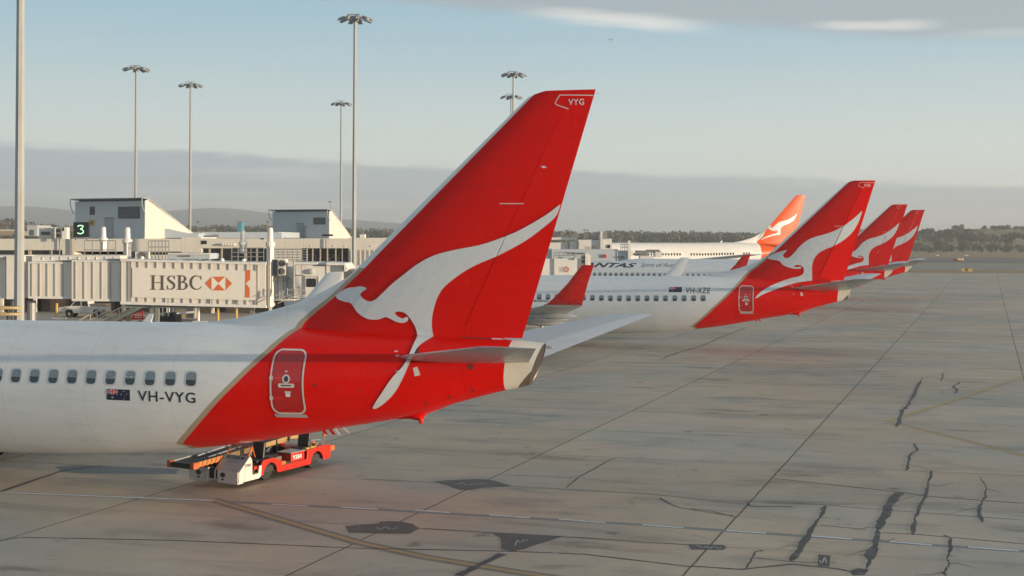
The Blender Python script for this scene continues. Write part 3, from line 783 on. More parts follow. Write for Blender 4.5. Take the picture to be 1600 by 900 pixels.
# ------------------------------------------------------------------ ground
def ground_mat(name, col, slabs=True, grass=False):
    m = bpy.data.materials.new(name); m.use_nodes = True; t = NT(m.node_tree); b = m.node_tree.nodes['Principled BSDF']
    c = t.n('ShaderNodeTexCoord').outputs['Object']; s = t.n('ShaderNodeSeparateXYZ'); t.l(c, s.inputs[0]); X, Y, Z = s.outputs
    big = t.noise(c, .045, 5, .6); mid = t.noise(c, .42, 6, .62); fine = t.noise(c, 7.0, 5, .7)
    rot = t.mapv(c, (1, 1, 1), (0, 0, R(13.4)))
    smr = t.noise(t.mapv(rot, (.20, .62, 1)), .85, 6, .62, .6)
    smr2 = t.noise(t.mapv(rot, (.34, .95, 1), loc=(31, 7, 0)), .5, 5, .6, .3)
    k = t.m('MULTIPLY_ADD', t.m('SUBTRACT', mid, .5), .42, 1.0)
    k = t.m('MULTIPLY', k, t.m('MULTIPLY_ADD', t.m('SUBTRACT', fine, .5), .30, 1.0))
    k = t.m('MULTIPLY', k, t.m('MULTIPLY_ADD', t.m('SUBTRACT', big, .5), .45, 1.0))
    if not grass:
        k = t.m('MULTIPLY', k, t.m('SUBTRACT', 1.0, t.m('MULTIPLY', t.step(smr, .50, .74), .29)))
        k = t.m('MULTIPLY', k, t.m('SUBTRACT', 1.0, t.m('MULTIPLY', t.step(smr2, .58, .72), .40)))
        spots = t.noise(c, .9, 3, .5); k = t.m('MULTIPLY', k, t.m('SUBTRACT', 1.0, t.m('MULTIPLY', t.step(spots, .64, .78), .45)))
    base = (*col, 1)
    tone = t.mix(t.step(t.noise(c, .11, 4, .6), .38, .66), base, (col[0]*.80, col[1]*.93, col[2]*1.06, 1))
    tone = t.mix(t.m('MULTIPLY', t.step(smr, .5, .72), 0.0 if grass else .6), tone, (col[0]*.78, col[1]*.91, col[2]*1.04, 1))
    if slabs:
        i = t.m('DIVIDE', t.m('ADD', t.m('SUBTRACT', X, t.m('MULTIPLY', Y, .3719)), 7.31), 9.45)
        j = t.m('DIVIDE', t.m('SUBTRACT', t.m('ADD', Y, t.m('MULTIPLY', X, .237)), 35.1), 6.65)
        cmb = t.n('ShaderNodeCombineXYZ'); t.l(t.m('FLOOR', i), cmb.inputs[0]); t.l(t.m('FLOOR', j), cmb.inputs[1])
        wn = t.n('ShaderNodeTexWhiteNoise', noise_dimensions='2D'); t.l(cmb.outputs[0], wn.inputs['Vector'])
        k = t.m('MULTIPLY', k, t.m('MULTIPLY_ADD', t.m('SUBTRACT', wn.outputs[0], .5), .15, 1.0))
        wob = t.m('MULTIPLY', t.m('SUBTRACT', t.noise(c, .8, 3, .6), .5), .010)
        ja = t.m('ABSOLUTE', t.m('SUBTRACT', t.m('FRACT', t.m('ADD', t.m('ADD', i, wob), .5)), .5))
        jb = t.m('ABSOLUTE', t.m('SUBTRACT', t.m('FRACT', t.m('ADD', t.m('ADD', j, wob), .5)), .5))
        la = t.m('MULTIPLY', t.m('LESS_THAN', ja, .0032), .72); lb = t.m('MULTIPLY', t.m('LESS_THAN', jb, .0045), t.m('MULTIPLY', t.step(t.noise(c, .05, 3, .5), .40, .58), .58))
        sa = t.m('MULTIPLY', t.m('SUBTRACT', 1.0, t.step(jb, .0, .05)), .10)
        k = t.m('MULTIPLY', k, t.m('SUBTRACT', 1.0, t.m('MAXIMUM', la, t.m('MAXIMUM', lb, sa))))
    sc = t.n('ShaderNodeVectorMath', operation='SCALE'); t.l(tone, sc.inputs[0]); t.l(k, sc.inputs['Scale']); t.l(sc.outputs[0], b.inputs['Base Color'])
    t.l(t.m('MULTIPLY_ADD', smr, -.30, .82), b.inputs['Roughness']); b.inputs['Specular IOR Level'].default_value = .14 if not grass else .05
    bn = t.n('ShaderNodeBump'); bn.inputs['Strength'].default_value = .25; bn.inputs['Distance'].default_value = .01
    t.l(fine, bn.inputs['Height']); t.l(bn.outputs[0], b.inputs['Normal'])
    return m
def worn(name, ca, cb_, scale):
    m = bpy.data.materials.new(name); m.use_nodes = True; t = NT(m.node_tree); b = m.node_tree.nodes['Principled BSDF']; c_ = t.n('ShaderNodeTexCoord').outputs['Object']
    k = t.m('ADD', t.m('MULTIPLY', t.noise(c_, scale, 6, .7), .6), t.m('MULTIPLY', t.noise(c_, scale*7, 4, .7), .4))
    t.l(t.mix(t.step(k, .46, .66), (*ca, 1), (*cb_, 1)), b.inputs['Base Color']); b.inputs['Roughness'].default_value = .7; return m
M_CONC = ground_mat('apron concrete', (.475, .385, .295))
M_ASPH = ground_mat('taxiway asphalt', (.20, .165, .128), slabs=False)
M_CONC2 = ground_mat('pale taxiway', (.33, .272, .21), slabs=False)
M_GRASS = ground_mat('dry grass', (.36, .235, .125), slabs=False, grass=True)
M_GRASS2 = ground_mat('dry paddock grass', (.34, .26, .155), slabs=False, grass=True)
M_SEAL = worn('tar crack sealant', (.052, .053, .054), (.15, .14, .13), 2.2)
M_PATCH = worn('dark repair patch', (.082, .080, .078), (.125, .118, .11), 1.1)
M_LINEW_ = mat('worn white line paint', (.52, .54, .54), .6, var=.35, scale=4)
M_LINEY_ = mat('worn yellow line paint', (.40, .27, .09), .6, var=.35, scale=4)
M_LINEW = worn('worn white line', (.66, .68, .68), (.44, .43, .41), 1.6); M_LINEY = worn('worn yellow line', (.52, .34, .09), (.36, .27, .15), 1.6)
M_CHALK = mat('white chalk mark', (.55, .57, .57), .8, var=.3)

def sheet(name, x0, x1, y0, y1, z, m, label=None):
    o = MB().add([(x0, y0, z), (x1, y0, z), (x1, y1, z), (x0, y1, z)], [(0, 1, 2, 3)]).build(name, m); tag(o, kind='structure'); return o
sheet('ground', -4500, 4500, -300, 7000, 0, M_GRASS2)
sheet('apron', -400, 900, -40, 322, .004, M_CONC)
sheet('grass_verge', 40, 900, 322.5, 352, .006, M_GRASS)
sheet('taxiway', 20, 1200, 356, 468, .008, M_CONC2)
sheet('asphalt_taxiway', 20, 1200, 470, 618, .010, M_ASPH)
sheet('grass_field', -200, 1500, 619, 860, .004, M_GRASS)

def rough_edge(pts, amp=.7):
    return [(x+random.uniform(-amp, amp), y+random.uniform(-amp, amp)*.5) for x, y in smooth_loop(pts, 5, 25)]
def flat(name, polys, z, m, lab=None):                # ground markings: outlines in pixels, laid on the ground
    mb = MB()
    for pts in polys:
        V, T = fill([rough_edge(pts)]); mb.add([tuple(gp(*v).xy)+(z,) for v in V], T)
    return tag(mb.build(name, m), kind='structure')
def stroke_world(pts, wd):
    V, T = ribbon([tuple(gp(*p).xy) for p in pts], wd); return V, T
def flat_lines(name, lines, z, m):
    mb = MB()
    for pts, wd in lines:
        V, T = stroke_world(pts, wd); mb.add([(p[0], p[1], z) for p in V], T)
    return tag(mb.build(name, m), kind='structure')
def jag(pts, amp, n=5):                               # break a crack into short uneven steps
    out = []
    for a, b in zip(pts[:-1], pts[1:]):
        for k in range(n):
            t = k/n; out.append((lerp(a[0], b[0], t)+random.uniform(-amp, amp), lerp(a[1], b[1], t)+random.uniform(-.25, .25)*amp))
    return out+[pts[-1]]
random.seed(11)
c5 = lambda L: [(1080+.3779*x, 560+.3779*y) for x, y in L]
wide = [(c5([(862, 552), (835, 585), (800, 645), (780, 700), (765, 745), (748, 800), (722, 872)]), .36, 1.8), (c5([(555, 610), (530, 660), (490, 720), (455, 780), (412, 840)]), .26, 1.4),
        (c5([(998, 462), (975, 520), (972, 565), (940, 620), (925, 660), (915, 730)]), .22, 1.6), (c5([(1192, 490), (1222, 540), (1208, 585), (1190, 620), (1202, 680)]), .16, 1.8),
        (c5([(1040, 730), (1074, 745), (1070, 790), (1058, 830), (1068, 850), (1045, 885), (1052, 900)]), .17, 1.2), (c5([(958, 75), (935, 115), (925, 150), (900, 190), (875, 214), (862, 250), (848, 285)]), .24, 1.5),
        (c5([(925, 350), (932, 380), (905, 400), (895, 440), (890, 466)]), .13, 1.8), (c5([(1045, 58), (1032, 95)]), .2, 1.2), (c5([(1110, 98), (1082, 118), (1098, 126), (1090, 146)]), .2, 1.4),
        (c5([(300, 795), (265, 800), (250, 830), (222, 872)]), .15, 1.2), ([(1030, 778), (1048, 788), (1060, 793)], .22, 1.0)]
mb = MB()
for pts, wd, amp in wide:
    q = jag(jag(pts, amp*1.2, 4), amp*.45, 4); ws_, f_ = [], random.uniform(.5, 1)
    for i_ in range(len(q)):
        f_ = min(1.25, max(.32, f_+random.gauss(0, .13))); e_ = min(1, .25+i_/5, .25+(len(q)-1-i_)/5); ws_.append(wd*.70*f_*e_)
    V, T = ribbon([tuple(gp(*p).xy) for p in q], ws_); mb.add([(p[0], p[1], .010) for p in V], T)
thin = [(c5([(340, 497), (860, 553), (985, 572), (1376, 600)]), .055), (c5([(430, 600), (612, 610)]), .06), (c5([(232, 595), (240, 612), (420, 614)]), .07), (c5([(610, 612), (790, 627), (1376, 670)]), .03),
        (c5([(0, 860), (205, 874), (420, 852), (600, 870), (690, 888)]), .07), (c5([(270, 826), (420, 842), (600, 846)]), .035), (c5([(530, 690), (730, 710)]), .03), (c5([(790, 722), (930, 728), (1376, 768)]), .05),
        (c5([(0, 622), (90, 634), (185, 658)]), .04), ([(0, 769), (100, 735), (160, 728)], .13), ([(35, 840), (280, 845), (560, 857), (800, 862), (910, 866), (1080, 886)], .06),
        ([(0, 845), (35, 840)], .05), ([(565, 748.5), (680, 754)], .035), ([(780, 742), (860, 745), (945, 751)], .03), ([(905, 745), (930, 732), (952, 719), (962, 717)], .06), ([(905, 745), (885, 762)], .05),
        ([(1060, 793), (1100, 800), (1145, 806)], .035), ([(800, 760), (1010, 772), (1180, 790)], .03), ([(660, 826), (775, 833), (885, 839), (1075, 852)], .03), ([(716, 900), (745, 885), (785, 866)], .22),
        ([(1031, 562), (1060, 551), (1095, 541), (1130, 526), (1166, 512)], .12), ([(1500, 441), (1480, 470)], .02)]
for pts, wd in thin:
    q = jag(pts, .5, 8); V, T = ribbon([tuple(gp(*p).xy) for p in q], [wd*random.uniform(.7, 1.3) for _ in q]); mb.add([(p[0], p[1], .012) for p in V], T)
mb.add([tuple(gp(*p).xy)+(.011,) for p in c5([(655, 880), (690, 868), (735, 875), (715, 897), (668, 897)])], [(0, 1, 2, 3, 4)])
for pts, wd, amp in wide:                               # thin branches off the wide repairs
    for k in range(1, len(pts)-1):
        if random.random() < .55:
            s_ = random.choice((-1, 1)); x, y = pts[k]; br_ = jag([(x, y), (x+s_*random.uniform(8, 22), y+random.uniform(-3, 5)), (x+s_*random.uniform(22, 46), y+random.uniform(-3, 9))], .6, 4)
            V, T = ribbon([tuple(gp(*p).xy) for p in br_], [.035*(1-i_/len(br_))+.008 for i_ in range(len(br_))]); mb.add([(p[0], p[1], .0115) for p in V], T)
o = mb.build('sealed_cracks', M_SEAL); tag(o, kind='stuff')
flat('repair_or_shade_patch', [[(678, 752.5), (715, 750), (760, 749.3), (780, 754), (802, 760), (760, 762), (724, 766), (700, 759)]], .008, M_PATCH)
flat('repair_or_shade_patch', [[(540, 822.5), (590, 818), (596, 815.5), (622, 815), (645, 819), (655, 826), (640, 834.5), (600, 834), (545, 832.5)]], .008, M_PATCH)
flat('repair_or_shade_patch', [[(770, 833), (800, 834), (880, 838.5), (840, 851), (806, 861), (784, 859), (782, 842)]], .008, M_PATCH)
flat('repair_or_shade_patch', [[(1075, 851), (1130, 851.5), (1136, 856), (1129, 860), (1080, 859)]], .008, M_PATCH)
flat('repair_or_shade_patch', [[(1279, 867), (1298, 868), (1296, 886), (1277, 885)]], .008, M_PATCH)
flat('repair_or_shade_patch', [[(85, 730), (130, 727.5), (280, 733), (275, 741), (120, 739)]], .006, mat('patch with loader shade', (.105, .115, .125), .5, var=.3, scale=.8))  # dark patch and the loader's bluish shade, painted as one
chalk = MB()
def squiggle(cx, cy, wd, ht, n):
    pts = [(cx-wd/2+wd*k/n, cy+ht*random.uniform(-.5, .5)) for k in range(n+1)]
    V, T = ribbon([tuple(gp(*p).xy) for p in smooth_loop(pts, 3, 170, False)], .022); chalk.add([(p[0], p[1], .014) for p in V], T)
for a in ((735, 756.5, 46, 4.5, 9), (605, 826, 32, 5, 7), (815, 848, 20, 11, 6), (1107, 855.5, 40, 5, 9), (1287, 877, 12, 12, 6), (795, 865, 14, 5, 5), (860, 866, 26, 3, 6)): squiggle(*a)
tag(chalk.build('chalk_marks', M_CHALK), kind='structure')
# painted lines
dashes = [(0, 769.5, 335, 782.5), (424, 788, 481, 791), (533, 793, 590, 796), (648, 797.5, 704, 801.5), (765, 805, 828, 809.5), (873, 811.5, 946, 817), (1003, 820, 1068, 825), (1135, 829, 1197, 833.5), (1258, 837, 1331, 842.5), (1390, 846.5, 1456, 852), (1513, 855, 1592, 861)]
flat_lines('service_road_line', [(([(0, 769.5), (170, 776), (335, 783), (600, 797), (1000, 820), (1300, 841), (1660, 866)]), .30)], .006, mat('faded line backing', (.215, .215, .215), .7, var=.25))
flat_lines('white_dashes', [([(a, b), (c, d)], .15 if a == 0 else .115) for a, b, c, d in dashes], .009, M_LINEW)
yl = [(330, 780), (352, 787), (400, 801), (470, 822), (560, 848), (660, 870), (800, 893), (900, 908)]
flat_lines('taxi_line_edge', [(yl, .50)], .0065, mat('dark line edging', (.20, .18, .155), .7, var=.3))
flat_lines('taxi_line', [(yl, .15)], .0095, worn('faded yellow line', (.42, .29, .11), (.34, .28, .20), 1.3))
flat_lines('lead_in_line', [([(1640, 573), (1500, 622), (1392, 656.5), (1386, 658)], .13), ([(1386, 658), (1480, 682), (1560, 702), (1660, 728)], .13)], .0095, M_LINEY)
flat_lines('lead_in_line', [([(1640, 576), (1500, 625), (1404, 656)], .05), ([(1404, 661), (1480, 680), (1560, 700), (1660, 725)], .05)], .0097, mat('orange line paint', (.34, .18, .06), .6, var=.3))

# ------------------------------------------------------------------ hills and trees
M_HILL = mat('distant hill', (.11, .14, .15), .95, var=.2, scale=.004)  # blue-grey base puts part of the distance haze into the colour
def hills(name, prof, Y0, depth, m):
    mb = MB(); n = len(prof); vs = []
    for k, (px, py) in enumerate(prof):
        p = at(px, py, Y0); vs += [(p.x*.98, Y0-depth*.7, 0), (p.x, Y0-depth*.25, p.z*.62+random.uniform(-2, 2)), (p.x, Y0, max(p.z, .5)), (p.x*1.02, Y0+depth, 0)]
    fs = []
    for k in range(n-1):
        for r_ in range(3): a = k*4+r_; fs.append((a, a+4, a+5, a+1))
    o = mb.add(vs, fs).build(name, m, None, True); tag(o, kind='structure'); return o
hp = smooth_loop([(-350, 342), (-200, 335), (-60, 328), (20, 322), (90, 326), (170, 336), (260, 330), (340, 325), (420, 333), (480, 345), (540, 343), (640, 350), (760, 356), (860, 362), (1000, 366), (1150, 370)], 6, 170, False)
hills('hills', hp, 5200, 900, M_HILL)
hp2 = smooth_loop([(1380, 372), (1430, 364), (1480, 360), (1540, 357), (1600, 355), (1700, 352), (1850, 356), (2050, 366)], 5, 170, False)
M_RISE = ground_mat('grassy rise', (.30, .225, .12), slabs=False, grass=True)
hills('grassy_rise', hp2, 1150, 230, M_RISE)

def leaf_mat(name, a, b_):
    m = bpy.data.materials.new(name); m.use_nodes = True; t = NT(m.node_tree); b = m.node_tree.nodes['Principled BSDF']
    c = t.n('ShaderNodeTexCoord').outputs['Object']; oi = t.n('ShaderNodeObjectInfo')
    f = t.m('ADD', t.noise(c, .35, 5, .7), t.m('MULTIPLY', t.m('SUBTRACT', oi.outputs['Random'], .5), .5))
    t.l(t.mix(t.step(f, .3, .7), (*a, 1), (*b_, 1)), b.inputs['Base Color']); b.inputs['Roughness'].default_value = .8
    b.inputs['Specular IOR Level'].default_value = .15; return m
M_LEAF = leaf_mat('eucalypt leaves', (.125, .112, .075), (.21, .18, .12))
M_LEAFD = leaf_mat('dark leaves', (.10, .096, .065), (.175, .155, .105))
M_BARK = mat('eucalypt bark', (.20, .16, .12), .9, var=.3)
def leaf_clump(mb, c, r, n, size):
    for _ in range(n):
        while True:
            p = Vector((random.uniform(-1, 1), random.uniform(-1, 1), random.uniform(-1, 1)))
            if .55 < p.length < 1: break
        p = Vector((p.x*r, p.y*r, p.z*r*.72))+c
        nn = ((p-c).normalized()+Vector((random.gauss(0, .45), random.gauss(0, .45), random.gauss(0, .45)))).normalized()
        a = nn.orthogonal().normalized(); a = (Matrix.Rotation(random.uniform(0, 6.28), 3, nn) @ a); b = nn.cross(a).normalized(); s = size*random.uniform(.6, 1.3)
        mb.add([p-a*s, p-b*s*.6, p+a*s, p+b*s*.6], [(0, 1, 2, 3)])
def tree_meshes(h, spread, clumps, dense, size, seed, leaf, low=.30):
    random.seed(seed)
    tr, cr = MB(), MB()
    tr.tube((0, 0, 0), (.02*h, 0, h*.38), h*.030, h*.020, 8); tips = []
    for k in range(6):
        an = 2*PI*k/6+random.uniform(-.4, .4); z0 = h*random.uniform(.22, .4); e = Vector((math.cos(an)*spread*random.uniform(.4, .8), math.sin(an)*spread*random.uniform(.4, .8), h*random.uniform(.55, .85)))
        tr.tube((.015*h, 0, z0), e, h*.014, h*.005, 6); tips.append(e)
    for k in range(clumps):
        if k < len(tips): c = tips[k]
        else:
            an = random.uniform(0, 2*PI); rr = spread*math.sqrt(random.random())*.95; zz = h*random.uniform(low, .92)
            rr *= math.sqrt(max(.1, 1-((zz/h-.55)/.5)**2)); c = Vector((rr*math.cos(an), rr*math.sin(an), zz))
        leaf_clump(cr, c, h*random.uniform(.11, .19), dense, size)
    return tr, cr
variants = []
for k, (h, s, c, d, lf, low) in enumerate([(12, 4.6, 20, 34, M_LEAF, .35), (10, 5.6, 22, 34, M_LEAFD, .2), (14, 4.2, 18, 32, M_LEAF, .45), (7, 4.2, 18, 34, M_LEAFD, .12), (9, 5.2, 22, 32, M_LEAF, .2)]):
    t_, c_ = tree_meshes(h, s, c, int(d*1.5), .72, 40+k, lf, low)
    a = t_.build('trunk', M_BARK); b = c_.build('crown', lf); variants.append((a.data, b.data, h)); bpy.data.objects.remove(a); bpy.data.objects.remove(b)
def tree(name, px, py_base, Y, hpx, v, z0=None):
    h = hpx*Y/F; p = at(px, py_base, Y); t_, c_, hv = variants[v]
    r = empty(name, (p.x, Y, p.z if z0 is None else z0), random.uniform(0, 6.28)); s = h/hv; r.scale = (s*random.uniform(.95, 1.25), s*random.uniform(.95, 1.25), s)
    link('trunk', t_, r); link('crown', c_, r); return r
random.seed(5)
skyline = [(1497, 373, 22, 0, 'big round-crowned eucalypt standing highest on the right skyline'), (1451, 374, 18, 4, 'round tree on the skyline just right of the last red tail'), (1473, 374, 15, 1, None), (1436, 374, 14, 4, None), (1485, 376, 20, 3, None), (1510, 376, 19, 1, None), (1525, 372, 14, 4, None), (1538, 364, 12, 2, 'lone thin tree on the rise at the right'),
           (1551, 362, 10, 1, None), (1560, 362, 10, 4, None), (1568, 361, 9, 1, None), (1576, 361, 10, 0, None), (1589, 361, 8, 1, None), (1598, 361, 8, 4, None)]
G_TREE = 'eucalypts beyond the airfield'
for px, py, hp_, v, lab in skyline:
    r = tree('eucalypt_tree', px, py, 1080 if px < 1530 else 1120, hp_, v); tag(r, lab or 'eucalypt in the tree belt beyond the airfield on the right', 'tree', G_TREE)
for row, (Y, py, n, lo, hi_) in enumerate([(1020, 379, 11, 13, 21), (960, 384, 11, 13, 20), (905, 389, 12, 11, 17), (872, 392.5, 12, 8, 14)]):
    for k in range(n):
        px = 1421+(k+random.uniform(.1, .9))*190/n+row*2
        r = tree('eucalypt_tree', px, py, Y+random.uniform(-12, 12), random.uniform(lo, hi_), random.choice([1, 3, 4, 1, 0]), 0 if row > 1 else None)
        tag(r, 'eucalypt in the tree belt beyond the airfield on the right', 'tree', G_TREE)
# ragged wood along the rest of the skyline: one mass
wood = MB(); random.seed(9)
def belt(x0, x1, Y, top, step, size, jit=1.0, n=44):
    x = x0
    while x < x1:
        tp = interp(x, top)+random.uniform(-2.0, 2.0)*jit; p = at(x, tp, Y+random.uniform(-40, 40)); h = p.z
        for q in range(2): leaf_clump(wood, Vector((p.x+random.uniform(-3, 3), p.y, h*(.78-.38*q))), h*.34+1.0, n, size)
        x += step*random.uniform(.6, 1.4)
belt(-40, 330, 900, [(-40, 347), (0, 344), (30, 345), (60, 352), (120, 357), (330, 356)], 3.4, 1.3, 1.3)
belt(300, 900, 1000, [(300, 355), (420, 354), (560, 359), (700, 361), (900, 362)], 4.0, 1.4, .8)
belt(855, 1240, 1100, [(855, 368), (872, 362), (900, 366), (960, 362), (1020, 364), (1080, 363), (1160, 366), (1240, 367)], 3.4, 1.4, .8)
belt(1225, 1480, 1150, [(1225, 366), (1330, 362), (1350, 358), (1365, 366), (1480, 364)], 3.6, 1.4, .9)
belt(1470, 1700, 1300, [(1470, 364), (1560, 358), (1700, 356)], 5, 1.4, .8)
o = wood.build('woodland', leaf_mat('far wood leaves', (.115, .118, .092), (.175, .168, .125))); tag(o, kind='stuff')
# ------------------------------------------------------------------ terminal, light masts, jet bridges
M_CREAM = mat('cream cladding', (.63, .59, .52), .6, var=.07, scale=.6, streak=.16)
M_CREAM2 = mat('white bridge panel', (.68, .64, .575), .5, var=.06, scale=.7, streak=.14)
M_CREAMRIB = mat('bridge rib', (.40, .36, .31), .55, var=.1)
M_BWHITE = mat('white bridge paint', (.68, .66, .62), .45, var=.07, scale=.8, streak=.12)
M_PALEB = mat('blue-white metal', (.44, .49, .53), .5, var=.07, streak=.1)
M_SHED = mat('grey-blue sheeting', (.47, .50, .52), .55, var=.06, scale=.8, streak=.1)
M_ROOFG = mat('grey roof metal', (.24, .27, .29), .5, metal=.2, var=.15)
M_GREYP = mat('grey steel', (.26, .27, .27), .55, metal=.3, var=.15)
M_GALV = mat('galvanised mast steel', (.36, .37, .36), .5, metal=.25, var=.12, scale=.8, streak=.15)
M_DARKG = mat('dark glazing', (.022, .024, .026), .12, var=.2, spec=.7)
M_BRICK = mat('dark brick base', (.085, .062, .050), .85, var=.3, scale=1.5)
M_SHADE = mat('dark opening', (.02, .019, .018), .8, var=.2)
M_VENT = mat('louvre grey', (.10, .105, .11), .6, var=.1)
M_TAN = mat('tan container', (.33, .26, .18), .7, var=.12, streak=.15)
M_YELP = mat('yellow safety paint', (.50, .33, .07), .6, var=.2)
M_ORP = mat('orange logo paint', (.62, .14, .035), .5, var=.05)
M_BROWNT = mat('brown lettering', (.105, .082, .060), .55, var=.1)
M_PALET = mat('pale lettering', (.42, .40, .37), .55)
M_PALER = mat('pale red logo', (.55, .24, .20), .55)

def pxbox(mb, x0, y0, x1, y1, D, dep, mi=0, dy=0.0):     # front face seen at those pixels, D metres ahead
    q = [at(x0, y1, D), at(x1, y1+dy, D), at(x1, y0+dy, D), at(x0, y0, D)]
    return mb.hexa([tuple(p) for p in q], [(p.x, D+dep, p.z) for p in q], mi)
def pxpoly(mb, pts, D, dep, mi=0):
    q = [at(x, y, D) for x, y in pts]
    return mb.hexa([tuple(p) for p in q], [(p.x, D+dep, p.z) for p in q], mi)
def pxflat(name, loops, D, m, parent=None):               # flat lettering or emblem on a face at depth D
    mb = MB()
    for L in loops:
        V, T = L if isinstance(L, tuple) and isinstance(L[1], list) and len(L[1]) and isinstance(L[1][0], tuple) and isinstance(L[1][0][0], int) else fill([L])
        mb.add([tuple(at(p[0], p[1], D)) for p in V], T)
    return mb.build(name, m, parent)
def mast(px, ytop, Y, dia, lab, seed, base=None):
    random.seed(seed); top = at(px, ytop, Y); r = empty('light_mast', (top.x, Y, 0)); h = top.z
    MB().lathe([(dia*.78, 0), (dia*.78, .5), (dia*.56, .55), (dia*.56, 1.2), (dia*.5, 1.25), (dia*.34, h-.4), (dia*.30, h)], (0, 0, 0), 'z', 8).build('mast_pole', M_GALV, r)
    hd = MB(); hd.lathe([(.30, h-.35), (.38, h-.1), (.30, h+.15)], (0, 0, 0), 'z', 12)
    for k in range(6):
        an = 2*PI*k/6+.3; hd.tube((0, 0, h), (1.25*math.cos(an), 1.25*math.sin(an), h), .05, .05, 6)
    for k in range(12):
        an, bn = 2*PI*k/12, 2*PI*(k+1)/12; hd.tube((1.2*math.cos(an), 1.2*math.sin(an), h), (1.2*math.cos(bn), 1.2*math.sin(bn), h), .045, .045, 5)
    hd.tube((-.8, .2, h+.42), (.45, .2, h+.42), .05, .05, 6); hd.tube((0, .1, h), (0, .2, h+.42), .04, .04, 6)
    hd.build('headframe', M_GREYP, r)
    for k in range(9):
        an = 2*PI*k/9+random.uniform(-.15, .15); f = MB(); f.M = Matrix.Translation((1.28*math.cos(an), 1.28*math.sin(an), h-.06)) @ Matrix.Rotation(an, 4, 'Z') @ Matrix.Rotation(R(16), 4, 'Y')
        f.hexa([(-.28, -.26, -.10), (-.28, .26, -.10), (-.2, .2, .16), (-.2, -.2, .16)], [(.52, -.22, -.12), (.52, .22, -.12), (.38, .14, .08), (.38, -.14, .08)])
        o = f.build('floodlight', M_GREYP, r)
    return tag(r, lab, 'light mast', 'apron floodlight masts')
mast(32.5, -70, 50, .44, 'thick grey mast running up the left edge of the picture', 1)
mast(213, 107, 164, .42, 'floodlight mast rising behind the roof plant room with the grille', 2)
mast(298, 132.5, 181, .42, 'floodlight mast at the foot of the sloping shed wall, second from left with a head', 3)
mast(555, 28.5, 126, .46, 'tallest complete floodlight mast, its head at the top left of centre', 4)
mast(533.5, 161.5, 206, .42, 'slim far floodlight mast close to the left of the tallest one', 5)
mast(802.5, 116, 170, .40, 'floodlight mast with the higher head behind the nearest tail tip', 6)
mast(799, 151, 198, .40, 'floodlight mast with the lower head half hidden by the nearest tail tip', 7)

# terminal -----------------------------------------------------------
DT = 136
term = empty('terminal_building', at(300, 373, DT).xy.to_3d()); M0 = Matrix.Translation(-term.location)
tag(term, 'long low cream terminal concourse with dark windows along the left horizon', 'building')
def tb(): m = MB(); m.M = M0; return m
m = tb()
for x0, x1, y0, y1 in ((-260, 97, 373, 391), (97, 116, 373.5, 398), (116, 283, 373, 393), (283, 315, 370.5, 395), (315, 545, 372.5, 388), (545, 700, 371.5, 390)):
    pxbox(m, x0, y0, x1, y1, DT, 30)
m.build('fascia', M_CREAM, term, bevel=.03)
def window_band(x0, x1, y0, y1, bars, bw):
    m = tb(); pxbox(m, x0, y0, x1, y1, DT+.6, 20); o = m.build('window', M_DARKG, term)
    for x in bars: m = tb(); pxbox(m, x, y0, x+bw, y1, DT+.3, .25); m.build('mullion', M_CREAMRIB, o)
window_band(-260, 97, 391, 398, (-170, -90, -10, 44, 77), 4); window_band(283, 420, 388, 412, (311, 326, 345, 383, 400), 2.2); window_band(470, 545, 388, 412, (479, 487.5, 499.5, 510.5, 523.5, 534, 544), 1.6)
m = tb(); [pxbox(m, x0, y0, x1, 462, DT+.2, 20) for x0, x1, y0 in ((-260, 283, 398), (283, 420, 412), (420, 470, 388), (470, 545, 412), (545, 700, 390))]; m.build('lower_wall', M_CREAM, term)
m = tb(); pxbox(m, 545, 390, 700, 414, DT+.1, .05)
for k in range(22): pxbox(m, 548+k*7, 391, 549.4+k*7, 414, DT-.05, .2)
m.build('louvre_screen', M_CREAM2, term)
m = tb(); pxbox(m, -260, 462, 700, 496, DT+3, 16); m.build('base_wall', M_BRICK, term)
for x0, x1 in ((-120, -60), (-40, 20), (52, 78), (150, 178), (205, 240), (400, 470)): m = tb(); pxbox(m, x0, 466, x1, 494, DT+2.8, .4); m.build('doorway', M_SHADE, term)
for x in (-200, -100, 0, 52, 120, 190, 260, 330, 420, 520): m = tb(); pxbox(m, x, 460, x+4, 496, DT+.4, .4); m.build('column', M_CREAM, term)
m = tb(); pxbox(m, 240, 362.5, 436, 371.5, DT+9, 14); pxbox(m, 315, 363.5, 440, 372, DT+8, 2); pxpoly(m, [(228, 366), (262, 357.5), (285, 364.5), (310, 364.5), (310, 372), (228, 372)], DT+5, 3); m.build('roof_monitor', M_PALEB, term)
m = tb(); pxbox(m, 314.5, 376, 323, 381.5, DT-.05, .2); pxbox(m, 408, 372, 412, 374, DT-.05, .2); pxbox(m, 503, 366, 520, 369, DT+7.9, .2); m.build('vent_openings', M_SHADE, term)
m = tb()
for x in (348, 352.5, 357, 361.5, 365.5): m.lathe([(.0, -.1), (.2, -.08), (.24, 0), (.16, .12), (.0, .16)], tuple(at(x, 382.5, DT-.25)), 'z', 10)
for x in (486, 503.5, 521.5, 539, 580): m.lathe([(.0, -.06), (.08, 0), (.0, .06)], tuple(at(x, 384.5, DT-.06)), 'y', 8)
m.build('fascia_lamps', M_BWHITE, term)
for x, y, q in ((93, 398, .06), (112, 398, .10), (509.5, 388, .07)): m = tb(); m.path([at(x, y, DT-.2), at(x, 373, DT-.2)], q); m.build('downpipe', M_GREYP, term)
